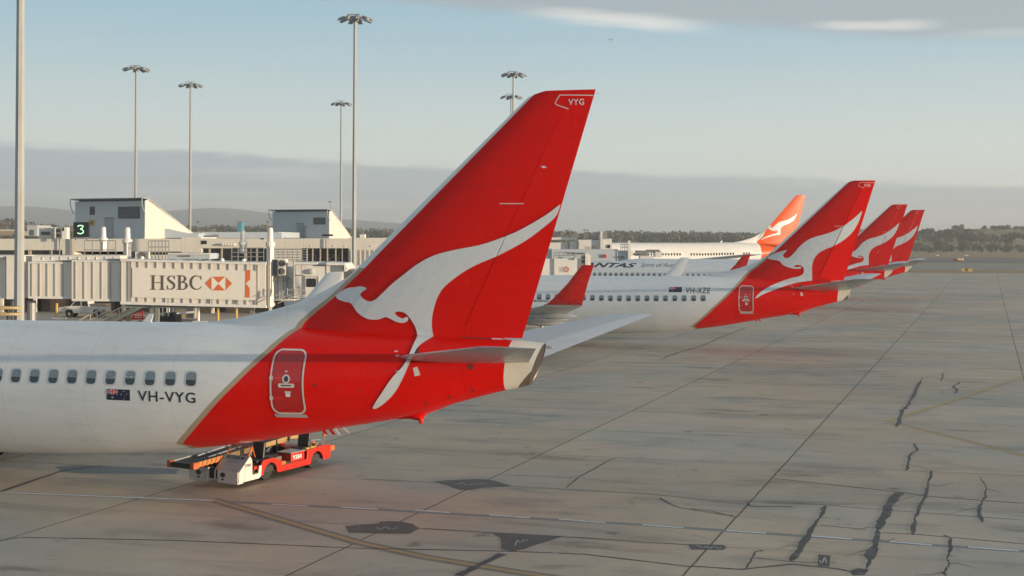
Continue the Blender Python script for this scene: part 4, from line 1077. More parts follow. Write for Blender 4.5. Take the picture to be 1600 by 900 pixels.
# serif letters ------------------------------------------------------
def S(pts, wd): 
    P = smooth_loop(pts, 4, 170, False); n = len(P)
    return ribbon(P, [interp(i/(n-1), wd) for i in range(n)])
def rc(x0, y0, x1, y1): return ([(x0, y0), (x1, y0), (x1, y1), (x0, y1)], [(0, 1, 2, 3)])
GL = {'H': (.88, [rc(.10, 0, .25, 1), rc(.63, 0, .78, 1), rc(0, 0, .35, .05), rc(0, .95, .35, 1), rc(.53, 0, .88, .05), rc(.53, .95, .88, 1), rc(.25, .47, .63, .525)]),
      'S': (.58, [S([(.50, .80), (.42, .92), (.27, .96), (.13, .88), (.10, .74), (.19, .62), (.34, .51), (.46, .39), (.49, .24), (.40, .09), (.25, .03), (.09, .09), (.05, .24)], [(0, .04), (.15, .05), (.3, .13), (.5, .17), (.7, .13), (.85, .05), (1, .04)]), rc(.48, .72, .53, .99), rc(.02, .0, .07, .30)]),
      'B': (.68, [rc(.10, 0, .25, 1), rc(0, 0, .3, .05), rc(0, .95, .3, 1), S([(.2, .975), (.38, .96), (.49, .87), (.51, .75), (.45, .62), (.34, .54), (.2, .525)], [(0, .05), (.3, .09), (.5, .16), (.7, .09), (1, .05)]), S([(.2, .525), (.40, .52), (.55, .43), (.59, .28), (.53, .11), (.38, .035), (.2, .025)], [(0, .05), (.3, .09), (.5, .17), (.7, .09), (1, .05)])]),
      'C': (.80, [S([(.72, .74), (.66, .88), (.54, .95), (.40, .965), (.24, .89), (.12, .72), (.09, .5), (.12, .28), (.24, .11), (.40, .035), (.56, .05), (.68, .13), (.75, .25)], [(0, .03), (.2, .06), (.4, .14), (.5, .17), (.6, .14), (.8, .06), (1, .03)]), rc(.70, .70, .745, .99)])}
def serif(word, x0, y0, x1, y1, slope=0.0, mirror=False):
    tot = sum(GL[c][0] for c in word)+.06*(len(word)-1); k = (x1-x0)/tot; x = 0; out = []
    for c in word:
        for V, T in GL[c][1]:
            q = []
            for p in V:
                u = (x+p[0])*k; u = (x1-x0)-u if mirror else u
                q.append((x0+u, y1-(y1-y0)*p[1]+slope*u))
            out.append((q, T))
        x += GL[c][0]+.06
    return out
o = pxflat('window_lettering', serif('HSBC', 480, 397, 543, 408.5, 0, True), DT+.55, mat('reversed window lettering', (.10, .085, .075), .6), term); o.matrix_parent_inverse = M0
# roof plant rooms ---------------------------------------------------
def shed(px0, px1, pyt, pxb, Yc, zbase, lab, grille, first):
    C = at(px1, pyt, Yc); zt = C.z
    f = Vector((-.866, .5, 0)); A = C.copy(); 
    L = 0.0
    while True:
        L += .1; P = C+f*L
        if 800+F*P.x/P.y <= px0: break
    D = 0.0
    g = Vector((.5, .866, 0))
    while True:
        D += .1; P = C+g*D
        if 800+F*P.x/P.y >= pxb: break
    r = empty('plant_room', (C.x, C.y, zbase), R(-30)); H = zt-zbase           # local x to the right along the front, y to the back
    MB().hexa([(-L, 0, 0), (-L, D, 0), (-L, .6, H*.93), (-L, 0, H*.93)], [(0, 0, 0), (0, D, 0), (0, .6, H*.93), (0, 0, H*.93)]).build('wall', M_SHED, r)  # front wall's blue shade is put into its sheeting colour
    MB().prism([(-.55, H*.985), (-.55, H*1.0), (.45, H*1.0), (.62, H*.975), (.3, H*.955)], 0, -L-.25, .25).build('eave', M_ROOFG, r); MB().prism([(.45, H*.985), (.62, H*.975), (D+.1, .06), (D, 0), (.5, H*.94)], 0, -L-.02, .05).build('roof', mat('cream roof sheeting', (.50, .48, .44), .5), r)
    MB().prism([(-.002, -.0), (.02, H*.93), (.6, H*.97), (D-.1, .02)], 0, .004, .05).build('gable_sheeting', mat('sunlight-toned sheeting', (.56, .53, .48), .55, var=.05, streak=.08), r)  # gable's paler warm tone puts its sunlight into the colour
    br = MB()
    for x in (-L-.15, .15):
        pts = [(x, -.05, H*.62), (x, -.35, H*.72), (x, -.58, H*.86), (x, -.5, H*.99)]; br.path(pts, .05)
    br.build('eave_bracket', M_ROOFG, r)
    d = MB().box(-L*.56, -L*.44, -.05, 0, .0, H*.50).build('door', mat('shed door', (.31, .33, .36), .5, var=.06), r); MB().box(-L*.57, -L*.43, -.07, -.001, H*.50, H*.53).build('door_head', M_ROOFG, d)
    MB().box(-L*.455, -L*.447, -.09, -.05, H*.22, H*.27).build('handle', M_GREYP, d)
    if grille:
        w_ = MB(); w_.box(-L*.37, -L*.065, -.04, 0, H*.50, H*.79).build('louvre_grille', M_VENT, r)
        k = MB()
        for i in range(9): k.box(-L*.37, -L*.065, -.07, -.041, H*(.505+.032*i), H*(.515+.032*i))
        k.build('louvre_blades', mat('louvre blade', (.17, .18, .19), .5), w_.build('louvre_backing', M_VENT, r) if False else r)
        MB().box(-L*.78, -L*.71, -.05, 0, H*.60, H*.80).build('window', M_DARKG, r)
    else:
        MB().box(-L*.27, -L*.06, -.04, 0, H*.48, H*.72).build('louvre_grille', M_VENT, r)
        MB().path([(-L*.42, -.15, 0), (-L*.42, -.15, H*.4)], .06).path([(-L*.42, -.15, H*.4), (-L*.38, -.15, H*.42)], .05).build('flue', M_GREYP, r)
    return tag(r, lab, 'plant room', 'roof plant rooms'), L, H
zb = at(200, 373.5, 138).z
s1, L1, H1 = shed(118, 226, 309, 311, 138.5, zb, 'larger blue-grey roof plant room with big louvre grille and sloping cream side', True, True)
MB().box(-L1*.79, -L1*.71, -.05, -.002, H1*.33, H1*.47).build('warning_sign', M_YELP, s1)
MB().box(-L1*.77, -L1*.73, -.06, -.051, H1*.36, H1*.44).build('warning_symbol', mat('dark ochre', (.22, .14, .03), .6), s1.children[-1])
s2, L2, H2 = shed(426, 514, 327, 549, 158, at(480, 372.5, 158).z, 'smaller blue-grey roof plant room standing to the right on the concourse roof', False, False)
gm = empty('anemometer_mast', tuple(at(516, 332, 160))); tag(gm, 'thin anemometer mast on the corner of the smaller plant room', 'mast')
MB().tube((0, 0, 0), (0, 0, 1.4), .035, .03, 6).build('mast_tube', M_GREYP, gm); MB().box(-.25, .12, -.06, .06, 1.25, 1.42).build('sensor', M_GREYP, gm)
# gate sign 3
sg = empty('gate_sign', tuple(at(126.5, 374, 134.5))); tag(sg, 'black illuminated gate sign showing a green number 3', 'gate sign')
m = MB(); m.M = Matrix.Translation(-sg.location); pxbox(m, 114.5, 347, 138.5, 370.5, 134.2, .35); m.build('sign_box', mat('sign black', (.012, .016, .016), .5), sg, bevel=.03)
m = MB(); m.M = Matrix.Translation(-sg.location)
for x in (117, 134): pxbox(m, x, 370, x+2, 375, 134.3, .2)
m.build('sign_posts', M_GREYP, sg)
P3 = smooth_loop([(121.3, 354), (123, 352.6), (127, 352.3), (130, 353.2), (128.5, 356), (125.6, 358), (128.4, 359), (130.2, 361.2), (129.6, 363.6), (126.8, 365), (123.4, 364.8), (121, 363.8)], 4, 100, False)
o = pxflat('numeral', [ribbon(P3, 1.5)], 134.15, mat('lit green numeral', (.35, .72, .42), .5, emit=.9), sg); o.matrix_parent_inverse = Matrix.Translation(-sg.location)
# small things on the roof
def lumps(name, boxes, lab, cat, m, D, dep=1.0, parts=None):
    r = empty(name, tuple(at((boxes[0][0]+boxes[0][2])/2, boxes[0][3], D))); Mi_ = Matrix.Translation(-r.location)
    b = MB(); b.M = Mi_
    for q in boxes: pxbox(b, *q, D, dep)
    b.build('casing', m, r, bevel=.02)
    for nm, bx, mm in parts or []:
        b = MB(); b.M = Mi_
        for q in bx: pxbox(b, *q, D-.08, .2)
        b.build(nm, mm, r)
    return tag(r, lab, cat)
lumps('air_handler', [(61, 355, 80, 372.5)], 'cream air handling box on the roof left of the gate sign', 'air handler', M_CREAM, 139, 2, [('grille', [(64, 362, 78, 367)], M_VENT)])
lumps('condenser_unit', [(87, 356, 96, 373)], 'narrow twin-fan condenser on the roof beside the cream air handler', 'air conditioner', M_GREYP, 138, 1, [('fan', [(88.5, 358, 94.5, 363), (88.5, 365.5, 94.5, 370.5)], M_DARK)])
lumps('condenser_unit', [(100, 355, 104.5, 373), (96.5, 361, 100, 373)], 'pale duct stub on the roof just left of the gate sign', 'duct', M_BWHITE, 138, 1)
lumps('far_hangar', [(-60, 361, 26, 368)], 'distant tan hangar low on the horizon at the far left', 'hangar', M_TAN, 420, 30, [('hangar_roof', [(-60, 358.5, 26, 361)], M_CREAM)])
lumps('far_shed', [(42, 352, 58, 369)], 'distant grey shed behind the left mast', 'shed', M_SHED, 400, 12, [('shed_door', [(46, 359, 53, 368)], M_VENT)])
lumps('water_tank', [(370.5, 346.5, 377.5, 364)], 'slender blue tank standing on the horizon between the plant rooms', 'tank', mat('blue tank', (.10, .27, .36), .5), 300, 3, [('tank_rim', [(370, 345.6, 378, 347.2)], M_GREYP)])
for x, y0, lab in ((309.5, 340, 'thin aerial pole on the horizon right of the sloping shed wall'), (418.5, 340, 'thin aerial pole on the horizon left of the smaller plant room')):
    r = empty('aerial_pole', tuple(at(x, 372, 290))); hgt = at(x, y0, 290).z-r.location.z
    MB().tube((0, 0, 0), (0, 0, hgt), .12, .07, 6).build('pole', M_GREYP, r); MB().box(-.3, .3, -.1, .1, hgt-1.3, hgt-.7).build('aerial', M_GREYP, r); tag(r, lab, 'aerial')

# railings -----------------------------------------------------------
def railing(x0, y0, x1, y1, D, n, lab, rails=(0, .5), th=.035, m=M_GREYP, dy=0.0):
    r = empty('railing', tuple(at(x0, y1, D))); b = MB(); b.M = Matrix.Translation(-r.location)
    for k in range(n+1):
        x = lerp(x0, x1, k/n); b.tube(at(x, y1, D), at(x, y0, D), th, th, 6)
    b.build('posts', m, r); b = MB(); b.M = Matrix.Translation(-r.location)
    for q in rails: y = lerp(y0, y1, q); b.tube(at(x0, y, D), at(x1, y, D), th, th, 6)
    b.build('rails', m, r); return tag(r, lab, 'railing', 'service railings on the jet bridges')
railing(132, 376, 181, 405, 103, 4, 'grey railing over the telescoping bridge, left of the square white column')
railing(232, 376.5, 264, 405, 103, 6, 'short dense railing standing right of the square white column', (0, .33))
railing(362, 387.5, 412, 407, 98, 5, 'railing above the right end of the lettered jet bridge', (0, .35, .7))
railing(428, 390, 479, 410, 98, 7, 'meshed platform railing behind the twin-fan condenser', (0, .2, .4, .6, .8))
# lift columns
def column(x0, xm, x1, ytop, ybot, D, lab, cap=True):
    a, b_, c = at(x0, ybot, D), at(xm, ybot, D-.35), at(x1, ybot, D); zt = at(xm, ytop, D).z
    r = empty('lift_column', tuple(b_)); Mi_ = Matrix.Translation(-r.location); m = MB(); m.M = Mi_
    d = Vector((a.x+c.x-b_.x, a.y+c.y-b_.y, b_.z)); pts = [(p.x, p.y) for p in (a, b_, c, d)]; w_ = (c-a).length
    m.prism(pts, 2, b_.z, zt); m.build('shaft', M_BWHITE, r, bevel=.015)
    if cap:
        m = MB(); m.M = Mi_; cx, cy = (a.x+c.x)/2, (a.y+c.y)/2
        m.lathe([(w_*.52, 0), (w_*.62, .1), (w_*.62, .3), (w_*.4, .4), (w_*.36, .9), (w_*.36, 1.1), (w_*.28, 1.3), (w_*.12, 1.32)], (cx, cy, zt), 'z', 12); m.build('motor_cap', M_BWHITE, r)
    return tag(r, lab, 'lift column', 'jet bridge lift columns')
column(415.8, 422, 427.8, 386, 480, 86.4, 'tall white lift column at the right end of the lettered jet bridge')
column(192.5, 198, 205, 380.5, 405.5, 104, 'square white lift column standing behind the lettered bridge roof')
column(156, 161, 167, 378, 392, 112, 'small white lift column behind the railing left of the square one')
column(374, 379, 385, 384, 396, 110, 'small white lift column behind the railing above the lettered bridge')

# the lettered jet bridge --------------------------------------------
br = empty('jet_bridge', (at(300, 440, 87).x, 87, 0)); MI = Matrix.Translation(-br.location); tag(br, 'cream jet bridge with large serif letters and orange hexagon on its side', 'jet bridge', 'jet bridges at the gates')
def bb(): m = MB(); m.M = MI; return m
SL = .027
def sy(x, y): return y+SL*(x-190)*.95
def strip(mb, x0, y0, x1, y1, D, dep): 
    q = [at(x0, sy(x0, y1), D), at(x1, sy(x1, y1), D), at(x1, sy(x1, y0), D), at(x0, sy(x0, y0), D)]
    mb.hexa([tuple(p) for p in q], [(p.x, D+dep, p.z) for p in q])
m = bb(); strip(m, 188.5, 407, 415, 472, 86, 3.0); tun = m.build('tunnel', M_CREAM2, br)
m = bb(); strip(m, 188, 404.5, 415.5, 408, 85.88, 3.2); m.build('edge_beam', M_BWHITE, tun); m = bb(); strip(m, 188, 471, 415.5, 475.5, 85.85, 3.3); m.build('edge_beam', M_BWHITE, tun)
m = bb()
for k in range(14):
    x = 215.5+k*14.1; strip(m, x, 408, x+1.5, 417.5, 85.93, .08); strip(m, x-1, 464, x+.5, 471, 85.93, .08)
for x in (189, 200.5, 204.5, 402): strip(m, x, 408, x+1, 471, 85.93, .08)
m.build('ribs', M_CREAMRIB, tun)
m = bb(); strip(m, 206.5, 418, 399, 464, 85.90, .11); pan = m.build('advertising_panel', mat('panel cream', (.70, .66, .59), .5, var=.05, scale=.5, streak=.07), tun)
def onb(L): return [(x, y) for x, y in L]
def lay(name, loops, m_, D, parent): o = pxflat(name, loops, D, m_, parent); o.matrix_parent_inverse = MI; return o
for c_, x0, x1 in (('H', 234.5, 258), ('S', 260.5, 274.5), ('B', 276, 294), ('C', 296, 316.2)): lay('letter', serif(c_, x0, 430.2, x1, 452.6, .012), M_BROWNT, 85.885, pan)
lay('emblem_ground', [[(321, 442.8), (331, 432.3), (352, 432.3), (362.4, 442.8), (352, 453.6), (331, 453.6)]], mat('emblem white', (.72, .69, .64), .5), 85.890, pan)
for tri in ([(320.5, 442.8), (330.6, 432.8), (330.6, 453.2)], [(352.6, 432.8), (362.6, 442.8), (352.6, 453.2)], [(332, 432.2), (351.5, 432.2), (341.5, 442.2)], [(332, 453.8), (351.5, 453.8), (341.5, 443.6)]): lay('emblem_triangle', [tri], M_ORP, 85.880, pan)
lay('orange_bracket', [[(384, 421.8), (391.2, 422), (390.8, 436.8), (384.2, 442.6), (390.2, 450.6), (389.8, 465), (383.2, 464.8)]], M_ORP, 85.88, pan)
# telescoping inner sections
for x0, x1, y0, y1, D, nr in ((112, 188, 409, 468.5, 86.35, 5), (44, 112, 411.5, 464.5, 86.7, 5)):
    m = bb(); pxbox(m, x0, y0, x1, y1, D, 2.3, dy=.6); seg = m.build('inner_tunnel', M_CREAM2, br)
    m = bb(); pxbox(m, x0, y0-2.6, x1, y0, D-.06, 2.4, dy=.6); m.build('edge_beam', M_BWHITE, seg); m = bb(); pxbox(m, x0, y1-1.5, x1, y1+2, D-.06, 2.4, dy=.6); m.build('edge_beam', M_BWHITE, seg)
    m = bb()
    for k in range(nr): x = x0+5+k*(x1-x0-8)/nr; pxbox(m, x, y0, x+1.5, y1-1.5, D-.05, .06)
    m.build('ribs', M_CREAMRIB, seg)
    m = bb(); pxbox(m, x1-4.5, y0-3, x1+.8, y1+3, D+.02, 2.2); m.build('end_shadow_gap', M_DARK, seg) if False else None
    m = bb(); pxbox(m, x1-26, y0-4.6, x1+1, y0-2.5, D-.1, 1.0); m.build('cable_tray', M_ROOFG, seg)
m = bb(); pxbox(m, 50, 401, 188, 410, 88.6, 1.5); pxbox(m, 50, 399.5, 188, 401.3, 88.5, 1.7); 
for k in range(9): pxbox(m, 66+k*14, 401.5, 67+k*14, 406, 88.55, .1)
m.build('walkway_side', M_BWHITE, br)
m = bb(); pxbox(m, -260, 401, 22, 465, 87.2, 3); pxbox(m, 10, 400, 24, 467.5, 86.9, 3.4); m.build('rotunda', M_CREAM2, br)
m = bb(); pxbox(m, -260, 399.5, 24.5, 402.3, 87.0, 3.4); m.build('rotunda_beam', M_BWHITE, br); m = bb(); pxbox(m, -260, 464, 10, 466.5, 87.1, 3.2); m.build('rotunda_beam', M_BWHITE, br)
m = bb(); pxbox(m, -30, 402.5, -28.5, 464, 87.1, .1); pxbox(m, 8.6, 402.5, 9.8, 464, 87.1, .1); m.build('rotunda_joint', M_CREAMRIB, br)
m = bb()                                                     # understructure and wheels of the bridge
pxbox(m, 195, 475.5, 408, 481, 87.0, 1.4); g0 = at(240, 480, 87.5)
for x in (238, 246, 395): p = at(x, 478, 87.7); m.box(p.x-.13, p.x+.13, 87.5, 87.8, .5, p.z)
p = at(242, 480, 87.7); m.box(p.x-1.4, p.x+1.6, 87.2, 88.4, .7, 1.1); m.build('undercarriage', M_GREYP, br)
for s_ in (-1.2, 1.4):
    m = bb(); m.lathe([(.2, -.16), (.5, -.2), (.55, -.1), (.55, .1), (.5, .2), (.2, .16)], (p.x+s_, 87.8, .55), 'y', 18); m.build('wheel', M_TYRE, br, True)
for s_ in (46, 20): q = at(s_, 470, 88); m = bb(); m.tube((q.x, 88.4, 0), (q.x, 88.4, q.z), .3, .3, 12); m.build('support_leg', M_GREYP, br)
# cab
m = bb(); pxbox(m, 428, 417, 460, 470, 86.6, 2.2); pxpoly(m, [(459, 411.5), (500, 411), (509, 409.5), (536, 411.5), (536, 466), (459, 466)], 85.8, 3.2); cab = m.build('cab', M_BWHITE, br, bevel=.03)
m = bb(); pxbox(m, 459, 410, 496, 413.5, 85.5, 3.6); pxpoly(m, [(509, 411.5), (512, 410), (539, 411.3), (544, 420), (540, 424.5), (537, 424.5), (537, 414.5), (510, 414.5)], 85.4, 3.8); m.build('cab_roof', M_BWHITE, cab, bevel=.03)
m = bb(); pxbox(m, 494, 413.6, 508, 415.8, 85.7, .3); m.build('roof_gap', M_VENT, cab)
m = bb()
for k in range(5): pxpoly(m, [(537+k*3, 417+k*1.6), (539.4+k*3, 418+k*1.6), (539.4+k*3, 452), (537+k*3, 452)], 86.0+.1*k, 2.6)
m.build('bellows', M_VENT, cab)
m = bb(); pxbox(m, 477, 432.3, 497, 457, 85.74, .1); dr = m.build('cab_door', M_BWHITE, cab)
m = bb(); pxbox(m, 476.5, 431.5, 498, 433, 85.70, .12); pxbox(m, 476.3, 433, 477.4, 460, 85.70, .12); pxbox(m, 496.8, 433, 498, 460, 85.70, .12); m.build('door_frame', M_CREAMRIB, dr)
V = rrect(479, 494, 435, 448.5, 2.2); o = pxflat('door_window', [V], 85.70, M_DARKG, dr); o.matrix_parent_inverse = MI
m = bb(); m.lathe([(.0, -.12), (.14, -.1), (.18, 0), (.18, .1)], tuple(at(486, 424.3, 85.7)), 'y', 12); m.build('cab_lamp', M_PALET, cab)
m = bb(); pxbox(m, 509.8, 414.5, 510.6, 460, 85.76, .05); pxbox(m, 459.6, 430, 476, 430.8, 85.76, .05); pxbox(m, 468.3, 448, 469.3, 450.5, 85.70, .1); m.build('cab_seams', M_CREAMRIB, cab)
m = bb(); m.tube(at(459, 458, 85.5), at(459, 408, 85.5), .055, .055, 8); m.path([at(461, 408, 85.6), at(476, 408, 85.6)], .03); m.path([at(461, 412, 85.6), at(476, 412, 85.6)], .03); m.path([at(460, 430, 85.6), at(476, 430, 85.6)], .03); m.path([at(471, 408, 85.6), at(471, 430, 85.6)], .025); m.build('access_ladder', M_GREYP, cab)
m = bb()
for pts in ([(427, 470), (447, 463), (455, 461)], [(449, 450), (449, 461)], [(449, 453), (457, 453)], [(464, 450), (464, 462)], [(464, 453), (476, 453)], [(427, 462), (437, 460), (445, 456)], [(434, 474), (452, 466), (470, 458)], [(468, 462), (470, 455), (476, 455)], [(437, 455), (437, 468)], [(442, 453), (442, 466)]): m.path([at(x, y, 85.3) for x, y in pts], .028)
m.build('stair_rails', M_PALET, br)
m = bb()
for x in (434, 443, 448): m.tube(at(x, 468, 86.4), at(x, 432, 86.4), .035, .035, 6)
for k in range(6): m.path([at(448, 436+k*4, 86.45), at(456, 436+k*4, 86.45)], .02)
m.path([at(427, 440, 86.3), at(433, 433, 86.3)], .04); m.path([at(445, 440, 86.3), at(452, 433, 86.3)], .04); m.build('bracket_frame', M_GREYP, br)
# condensers
def condenser(boxes, fans, D, lab):
    x0, y0, x1, y1 = boxes; r = empty('condenser_unit', tuple(at((x0+x1)/2, y1, D))); Mi_ = Matrix.Translation(-r.location)
    m = MB(); m.M = Mi_; pxbox(m, x0, y0, x1, y1, D, .9); c = m.build('casing', M_CREAM2, r, bevel=.02)
    m = MB(); m.M = Mi_; pxbox(m, x0-6, y0+1, x0, y1-1, D+.2, .7); m.build('side_duct', M_VENT, r)
    for fx, fy, fr in fans:
        m = MB(); m.M = Mi_; q = at(fx, fy, D-.01); rr = fr*D/F; m.lathe([(rr*.25, -.04), (rr, -.05), (rr*1.08, 0), (rr*1.0, .02)], tuple(q), 'y', 18); f = m.build('fan_grille', mat('fan grille', (.13, .115, .09), .6), c)
    return tag(r, lab, 'air conditioner', 'condensers on the jet bridges')
condenser((433.5, 405, 446.5, 430.5), [(440.5, 411.5, 5), (440, 424, 5)], 86.0, 'twin-fan condenser mounted high beside the tall white lift column')
condenser((211, 393.5, 229, 405), [(221, 399, 5)], 90, 'single-fan condenser on the bridge roof beside the square white column')
# white canopy behind the bridge roof
lumps('van_roof', [(262, 396, 328, 405)], 'pale blue-white canopy lying behind the lettered bridge roof', 'canopy', M_PALEB, 96, 3, [('canopy_edge', [(262, 395.5, 329, 397.5)], M_BWHITE), ('canopy_slot', [(280, 399, 297, 401)], M_VENT)])

# far jet bridges -----------------------------------------------------
def far_bridge(spec, lab, name='jet_bridge'):
    D = spec['D']; r = empty(name, (at(spec['tunnel'][0][0], 400, D).x, D, 0)); Mi_ = Matrix.Translation(-r.location)
    for nm, key, mm in (('tunnel', 'tunnel', M_BWHITE), ('cab', 'cab', M_BWHITE), ('shadow_gap', 'gap', M_VENT), ('canopy', 'hood', M_CREAM2), ('lift_column', 'col', M_BWHITE), ('window', 'win', M_DARKG), ('equipment', 'eq', M_GREYP), ('shaded_side', 'blue', M_PALEB)):
        if key not in spec: continue
        m = MB(); m.M = Mi_
        for q in spec[key]: pxbox(m, *q[:4], D+(q[4] if len(q) > 4 else 0), q[5] if len(q) > 5 else 2.5)
        m.build(nm, mm, r)
    legs = MB(); legs.M = Mi_; q = spec['tunnel'][0]; 
    for x in (q[0]+3, q[2]-3): p = at(x, q[3], D+1); legs.box(p.x-.2, p.x+.2, D+.8, D+1.2, 0, p.z)
    legs.build('support_leg', M_GREYP, r)
    if 'rail' in spec:
        m = MB(); m.M = Mi_
        for x0, y0, x1, y1 in spec['rail']:
            m.path([at(x0, y0, D-.2), at(x1, y0, D-.2)], .05); m.path([at(x0, (y0+y1)/2, D-.2), at(x1, (y0+y1)/2, D-.2)], .05)
            for k in range(5): x = lerp(x0, x1, k/4); m.path([at(x, y0, D-.2), at(x, y1, D-.2)], .05)
        m.build('rails', M_GREYP, r)
    if 'logo' in spec:
        x0, y0, x1, y1, dd = spec['logo']
        wd = (x1-x0); o = pxflat('lettering', serif('HSBC', x0, y0, x0+wd*.58, y1), D+dd-.03, M_PALET, r); o.matrix_parent_inverse = Mi_
        cx, cy, hh = x0+wd*.81, (y0+y1)/2, (y1-y0)*.62
        o = pxflat('emblem', [[(cx-hh*1.1, cy), (cx-hh*.45, cy-hh), (cx-hh*.45, cy+hh)], [(cx+hh*1.1, cy), (cx+hh*.45, cy-hh), (cx+hh*.45, cy+hh)], [(cx-hh*.4, cy-hh), (cx+hh*.4, cy-hh), (cx, cy)], [(cx-hh*.4, cy+hh), (cx+hh*.4, cy+hh), (cx, cy)]], D+dd-.03, M_PALER, r); o.matrix_parent_inverse = Mi_
    return tag(r, lab, 'jet bridge', 'jet bridges at the gates')
far_bridge(dict(D=142, tunnel=[(820, 404.5, 901, 430), (866, 403.8, 902, 430, -.2)], cab=[(901, 404, 914, 430, .4), (909.5, 398.5, 913, 404, .2, 2)], hood=[(914.5, 395.5, 919.5, 430, -.3, 3), (919, 398, 923, 424, -.2, 2.8)], gap=[(909, 406.5, 914.6, 411, .1), (909.3, 401, 913.5, 403.3, .1), (895, 402.5, 897.5, 406, -.4, .3)],
                rail=[(866, 394.5, 899, 403)], eq=[(884, 393.5, 888, 396, 1), (872, 402, 879, 403.5, .2)], logo=(874, 417, 887.5, 424.5, -.2)), 'white jet bridge end with pale letters standing just right of the nearest tail fin')
far_bridge(dict(D=215, tunnel=[(903.5, 374.5, 937, 393), (889.5, 377.5, 904, 393, .6), (820, 379, 890, 393, 1.0)], cab=[(942, 373, 956, 393, .5)], col=[(938.2, 361.5, 941.6, 393, -.6, .8), (936, 367, 938.5, 393, -.3, .8)], win=[(948.5, 382.5, 953.5, 387.8, .35, .3)],
                hood=[(862, 371, 905, 375, 2, 8)], gap=[(888, 378.5, 890, 392, .5, .4), (902.8, 376.5, 904.3, 392, -.05, .4), (904, 372.8, 936, 374.4, -.1, 2.8)], eq=[(912, 358.5, 919.5, 360.5, 2, 1.5), (913, 361, 914.2, 372, 2, .3), (917, 361, 918.2, 372, 2, .3), (904, 370.5, 910, 373, 1, 1)], rail=[(943, 362.5, 948, 374)], logo=(914, 385, 931.5, 391, 0)), 'white jet bridge beside the distant jet with the sun-orange tail, a slim column at its end')
far_bridge(dict(D=198, tunnel=[(1000.5, 400, 1021, 408)], blue=[(820, 388.5, 862, 408, .5, 3), (862, 389.5, 966, 408, .2, 3), (964, 391.5, 982, 408, .1, 3)], col=[(981.2, 376, 985.6, 408, -.5, .8), (983, 392, 989, 399, -.4, 1)], cab=[(1024, 393.5, 1034, 402, 1, 3)], eq=[(993, 391.5, 1012, 400, .6, 1), (1010, 390, 1030, 395, 1.2, 1)], gap=[(893, 394.8, 915, 397, -.1, .3), (965, 400.5, 975, 402.5, -.1, .3), (1009, 391.5, 1032, 393.2, -.2, .3), (995, 396.5, 1010, 398, -.1, .3)], rail=[(970, 381.5, 981, 391), (1000, 392, 1012, 399)]), 'far jet bridge with shaded blue-grey side and a small red sign')  # blue boxes put the bridge's shade into their colour
sgn = lumps('red_sign', [(942.5, 397.5, 947.5, 402.8)], 'small red square sign on the side of the blue-grey jet bridge', 'sign', mat('sign red', (.50, .02, .03), .5), 197.9, .12, [('sign_frame', [(942.3, 397.2, 947.7, 397.8)], M_PALER)])

# roof clutter on the concourse and cables along the lettered bridge
for x0, y0, x1, y1, D_, lab in ((331, 367.5, 341, 373, 143, 'small grey roof hatch on the concourse, left of the blue tank'), (389, 365.5, 396, 371.5, 146, 'dark little roof vent left of the smaller plant room'), (403, 366.5, 411, 372, 146, 'pale roof box just left of the smaller plant room'),
                        (562, 366, 570, 372, 142, 'roof vent box right of the tallest floodlight mast'), (20, 366.5, 27, 373, 141, 'small roof box left of the thick grey mast')):
    lumps('roof_vent', [(x0, y0, x1, y1)], lab, 'roof vent', M_GREYP if 'dark' in lab or 'grey' in lab else M_CREAM2, D_, 1.2, [('cap', [(x0-.8, y0-.9, x1+.8, y0+.2)], M_ROOFG)])
m = bb()
for k in range(9): m.path([at(200+k*23, sy(200+k*23, 403.8), 86.3), at(211+k*23, sy(211+k*23, 405.0), 86.2), at(223+k*23, sy(223+k*23, 403.8), 86.3)], .03, 5)
m.build('roof_cable', M_VENT, tun)
for x in (222, 347, 381): m = bb(); m.lathe([(.0, .16), (.12, .12), (.16, 0), (.16, -.1)], tuple(at(x, sy(x, 402.8), 86.4)), 'z', 10); m.build('roof_lamp', M_BWHITE, tun)
for x in (262.5, 331, 372): m = bb(); m.path([at(x, sy(x, 464), 85.86), at(x+.2, sy(x, 471), 85.84), at(x, sy(x, 480), 86.6)], .03, 5); m.build('drop_cable', M_VENT, tun)
# ------------------------------------------------------------------ ground vehicles and small things
M_GSEW = mat('scuffed white vehicle paint', (.60, .58, .54), .45, var=.12, scale=2.5, streak=.2)
M_GSER = mat('scuffed red vehicle paint', (.52, .018, .006), .42, var=.16, scale=2.5, streak=.25)
M_GSEO = mat('orange vehicle paint', (.66, .13, .015), .45, var=.15, scale=3)
M_SEATB = mat('black vinyl seat', (.020, .021, .024), .5, var=.25)
M_BELT = mat('conveyor belt', (.030, .032, .036), .7, var=.25, scale=4)
M_ALU = mat('worn aluminium', (.42, .42, .41), .4, metal=.5, var=.15)
M_DECK = mat('chequer deck', (.16, .14, .11), .6, metal=.3, var=.25, scale=6)
f0 = gp(372, 764); f1 = gp(276, 757.5); rr_ = gp(511, 727.5)
lx = Vector((rr_.x-f0.x, rr_.y-f0.y, 0)).normalized(); lang = math.atan2(lx.y, lx.x); LW = 2.05
ld = empty('belt_loader', (f0.x, f0.y, 0), lang); ld.scale = (.80, 1, .80); tag(ld, 'white and red belt loader numbered 9384 parked under the nearest tail', 'belt loader')
LL = (rr_-f0).length                                    # visible length; x runs to the rear, y to the left
def cutp(pts, axis, lo, hi, name, m, par, bevel=.012): return MB().prism(pts, axis, lo, hi).build(name, m, par, bevel=bevel)
